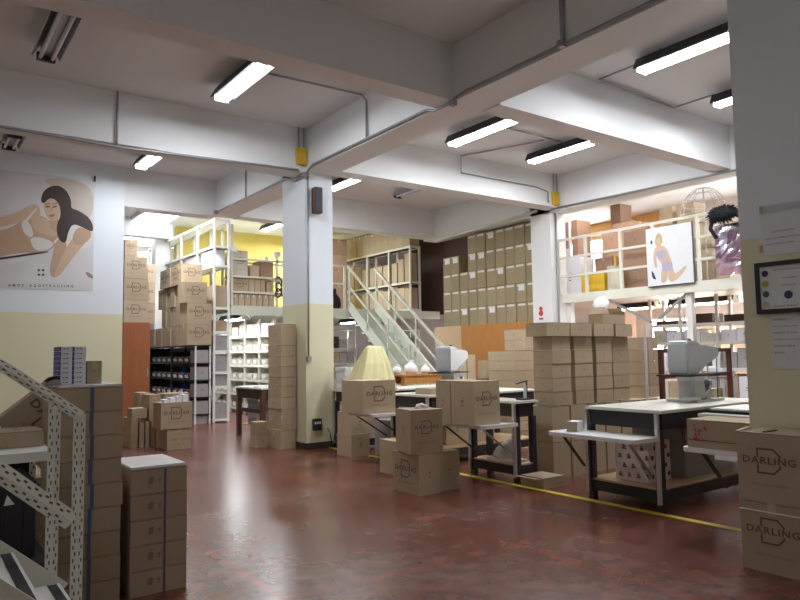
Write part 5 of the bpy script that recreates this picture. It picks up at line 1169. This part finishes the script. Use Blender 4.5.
for c, (p, q_, X, tops_) in enumerate(((594, 612, 10.42, (274, 257)), (601, 622, 10.9, (275, 252, 229)), (612, 634, 11.4, (268, 245, 222)), (623, 647, 10.42, (268, 250, 230)), (651, 672, 10.5, (262, 240, 226)), (675, 694, 10.5, (262, 240, 222)), (700, 716, 10.45, (262, 248, 234)))):
    z0_ = zb2
    for r, yt in enumerate(tops_):
        B = gal(p, q_, X, yt, z0=z0_, dep=.42); carton(B[0], B[1], B[2]+.01, B[3]-.01, z0_, B[5]-.003, f'{("bottom", "second", "third")[r]} carton of the {NTH[c]} gallery stack counted from the white column', 'gallery cartons', mat='cardboard_red' if c < 4 else 'cardboard', tape=True, mark='x'); z0_ = B[5]
    if c in (4, 5):
        B = gal(p+8 if c == 4 else p+1, q_, X, 207 if c == 4 else 203, z0=z0_); carton(B[0], B[1]-.05, B[2], B[3], z0_, B[5], ('brown carton on top of the stack behind the blonde poster, left one', 'brown carton on top of the stack behind the blonde poster, right one')[c-4], 'gallery cartons', tape=True)
o = MB().box(12.6, 13.0, onX(12.6, 620.5, 215).y, onX(12.6, 610.5, 215).y, 0, SLAB).build('brick_pillar', 'cardboard_red'); tag(o, 'red brown pillar rising behind the gallery cartons', 'pillar', None, 'structure')
# shelves below the gallery
SXX = 10.4
ysr = [onX(SXX, p, 330).y for p in (752, 717, 680, 650)]
shelving('steel_shelving', 'white steel shelving under the gallery with dark trays', SXX, SXX+.45, ysr, [.5, 1.0, 1.42, 1.72], 2.17, 'white_metal')
for k, (p, q_) in enumerate(((653, 676), (684, 713), (721, 748))):
    yy1, yy0 = onX(SXX, p, 318).y, onX(SXX, q_, 318).y; t = thing('dark_tray', ('left', 'middle', 'right')[k]+' dark tray on the top shelf under the gallery', 'tray', (SXX+.2, (yy0+yy1)/2, 1.721), 0, 'dark trays under the gallery'); hy = (yy1-yy0)/2-.03; hz = (.06, .15, .11)[k]
    MB().box(-.17, .17, -hy, hy, 0, .01).box(-.17, -.155, -hy, hy, .01, hz).box(.155, .17, -hy, hy, .01, hz).box(-.155, .155, -hy, -hy+.012, .01, hz).box(-.155, .155, hy-.012, hy, .01, hz).build('tray_body', 'dark_brown_wall', t)
    MB().box(-.14, .14, -hy+.03, hy-.03, .0105, hz*.8).build('tray_contents', 'orange_wall' if k == 0 else 'dark_wood', t)
for r, (z, h_) in enumerate(((1.42, .22), (1.0, .32), (.5, .4))):
    bay_rows(SXX+.05, SXX+.39, ysr, 2, z+.001, h_, '{} parts box from the near column, '+('top', 'middle', 'lower')[r]+' row under the gallery', 'parts boxes under the gallery', ('bin_grey', 'white_carton', 'bin_cream', 'cardboard'), vary=.4, mark='x')
# open carton and plastic sack on the carton wall
x0 = onY(4.86, 603, 318).x; x1 = onY(4.86, 625, 318).x; z0 = WZ+6*RH-.002
o = carton(x0, x1, 4.86, 5.06, z0+.001, z0+.11, 'open carton with raised flaps on top of the tall carton wall', tape=False)
w_ = (x1-x0)/2
MB().bar((-w_+.003, 0, .11), (-w_*.72, 0, .19), .19, .004).build('raised_flap', 'cardboard', o); MB().bar((w_-.003, 0, .11), (w_*.70, 0, .185), .19, .004).build('raised_flap', 'cardboard', o)
c = onY(4.95, 600, 306); t = thing('plastic_sack', 'white plastic sack hanging under the gallery above the carton wall', 'sack', (9.62, onX(9.62, 601, 308).y, 0)); zc = onX(9.62, 601, 304).z
MB().loft([[Vector((.07*r*math.cos(a), .17*r*math.sin(a)*(1+.15*math.sin(3*a)), zc+z*.8)) for a in [2*PI*k/14 for k in range(14)]] for z, r in ((-.17, .3), (-.12, .8), (0, 1), (.08, .8), (.15, .3))]).build('sack_body', 'white_paper', t, smooth=True)
MB().cyl((0, 0, zc+.115), (.10, 0, 2.2), .008).build('hanging_cord', 'white_paper', t)
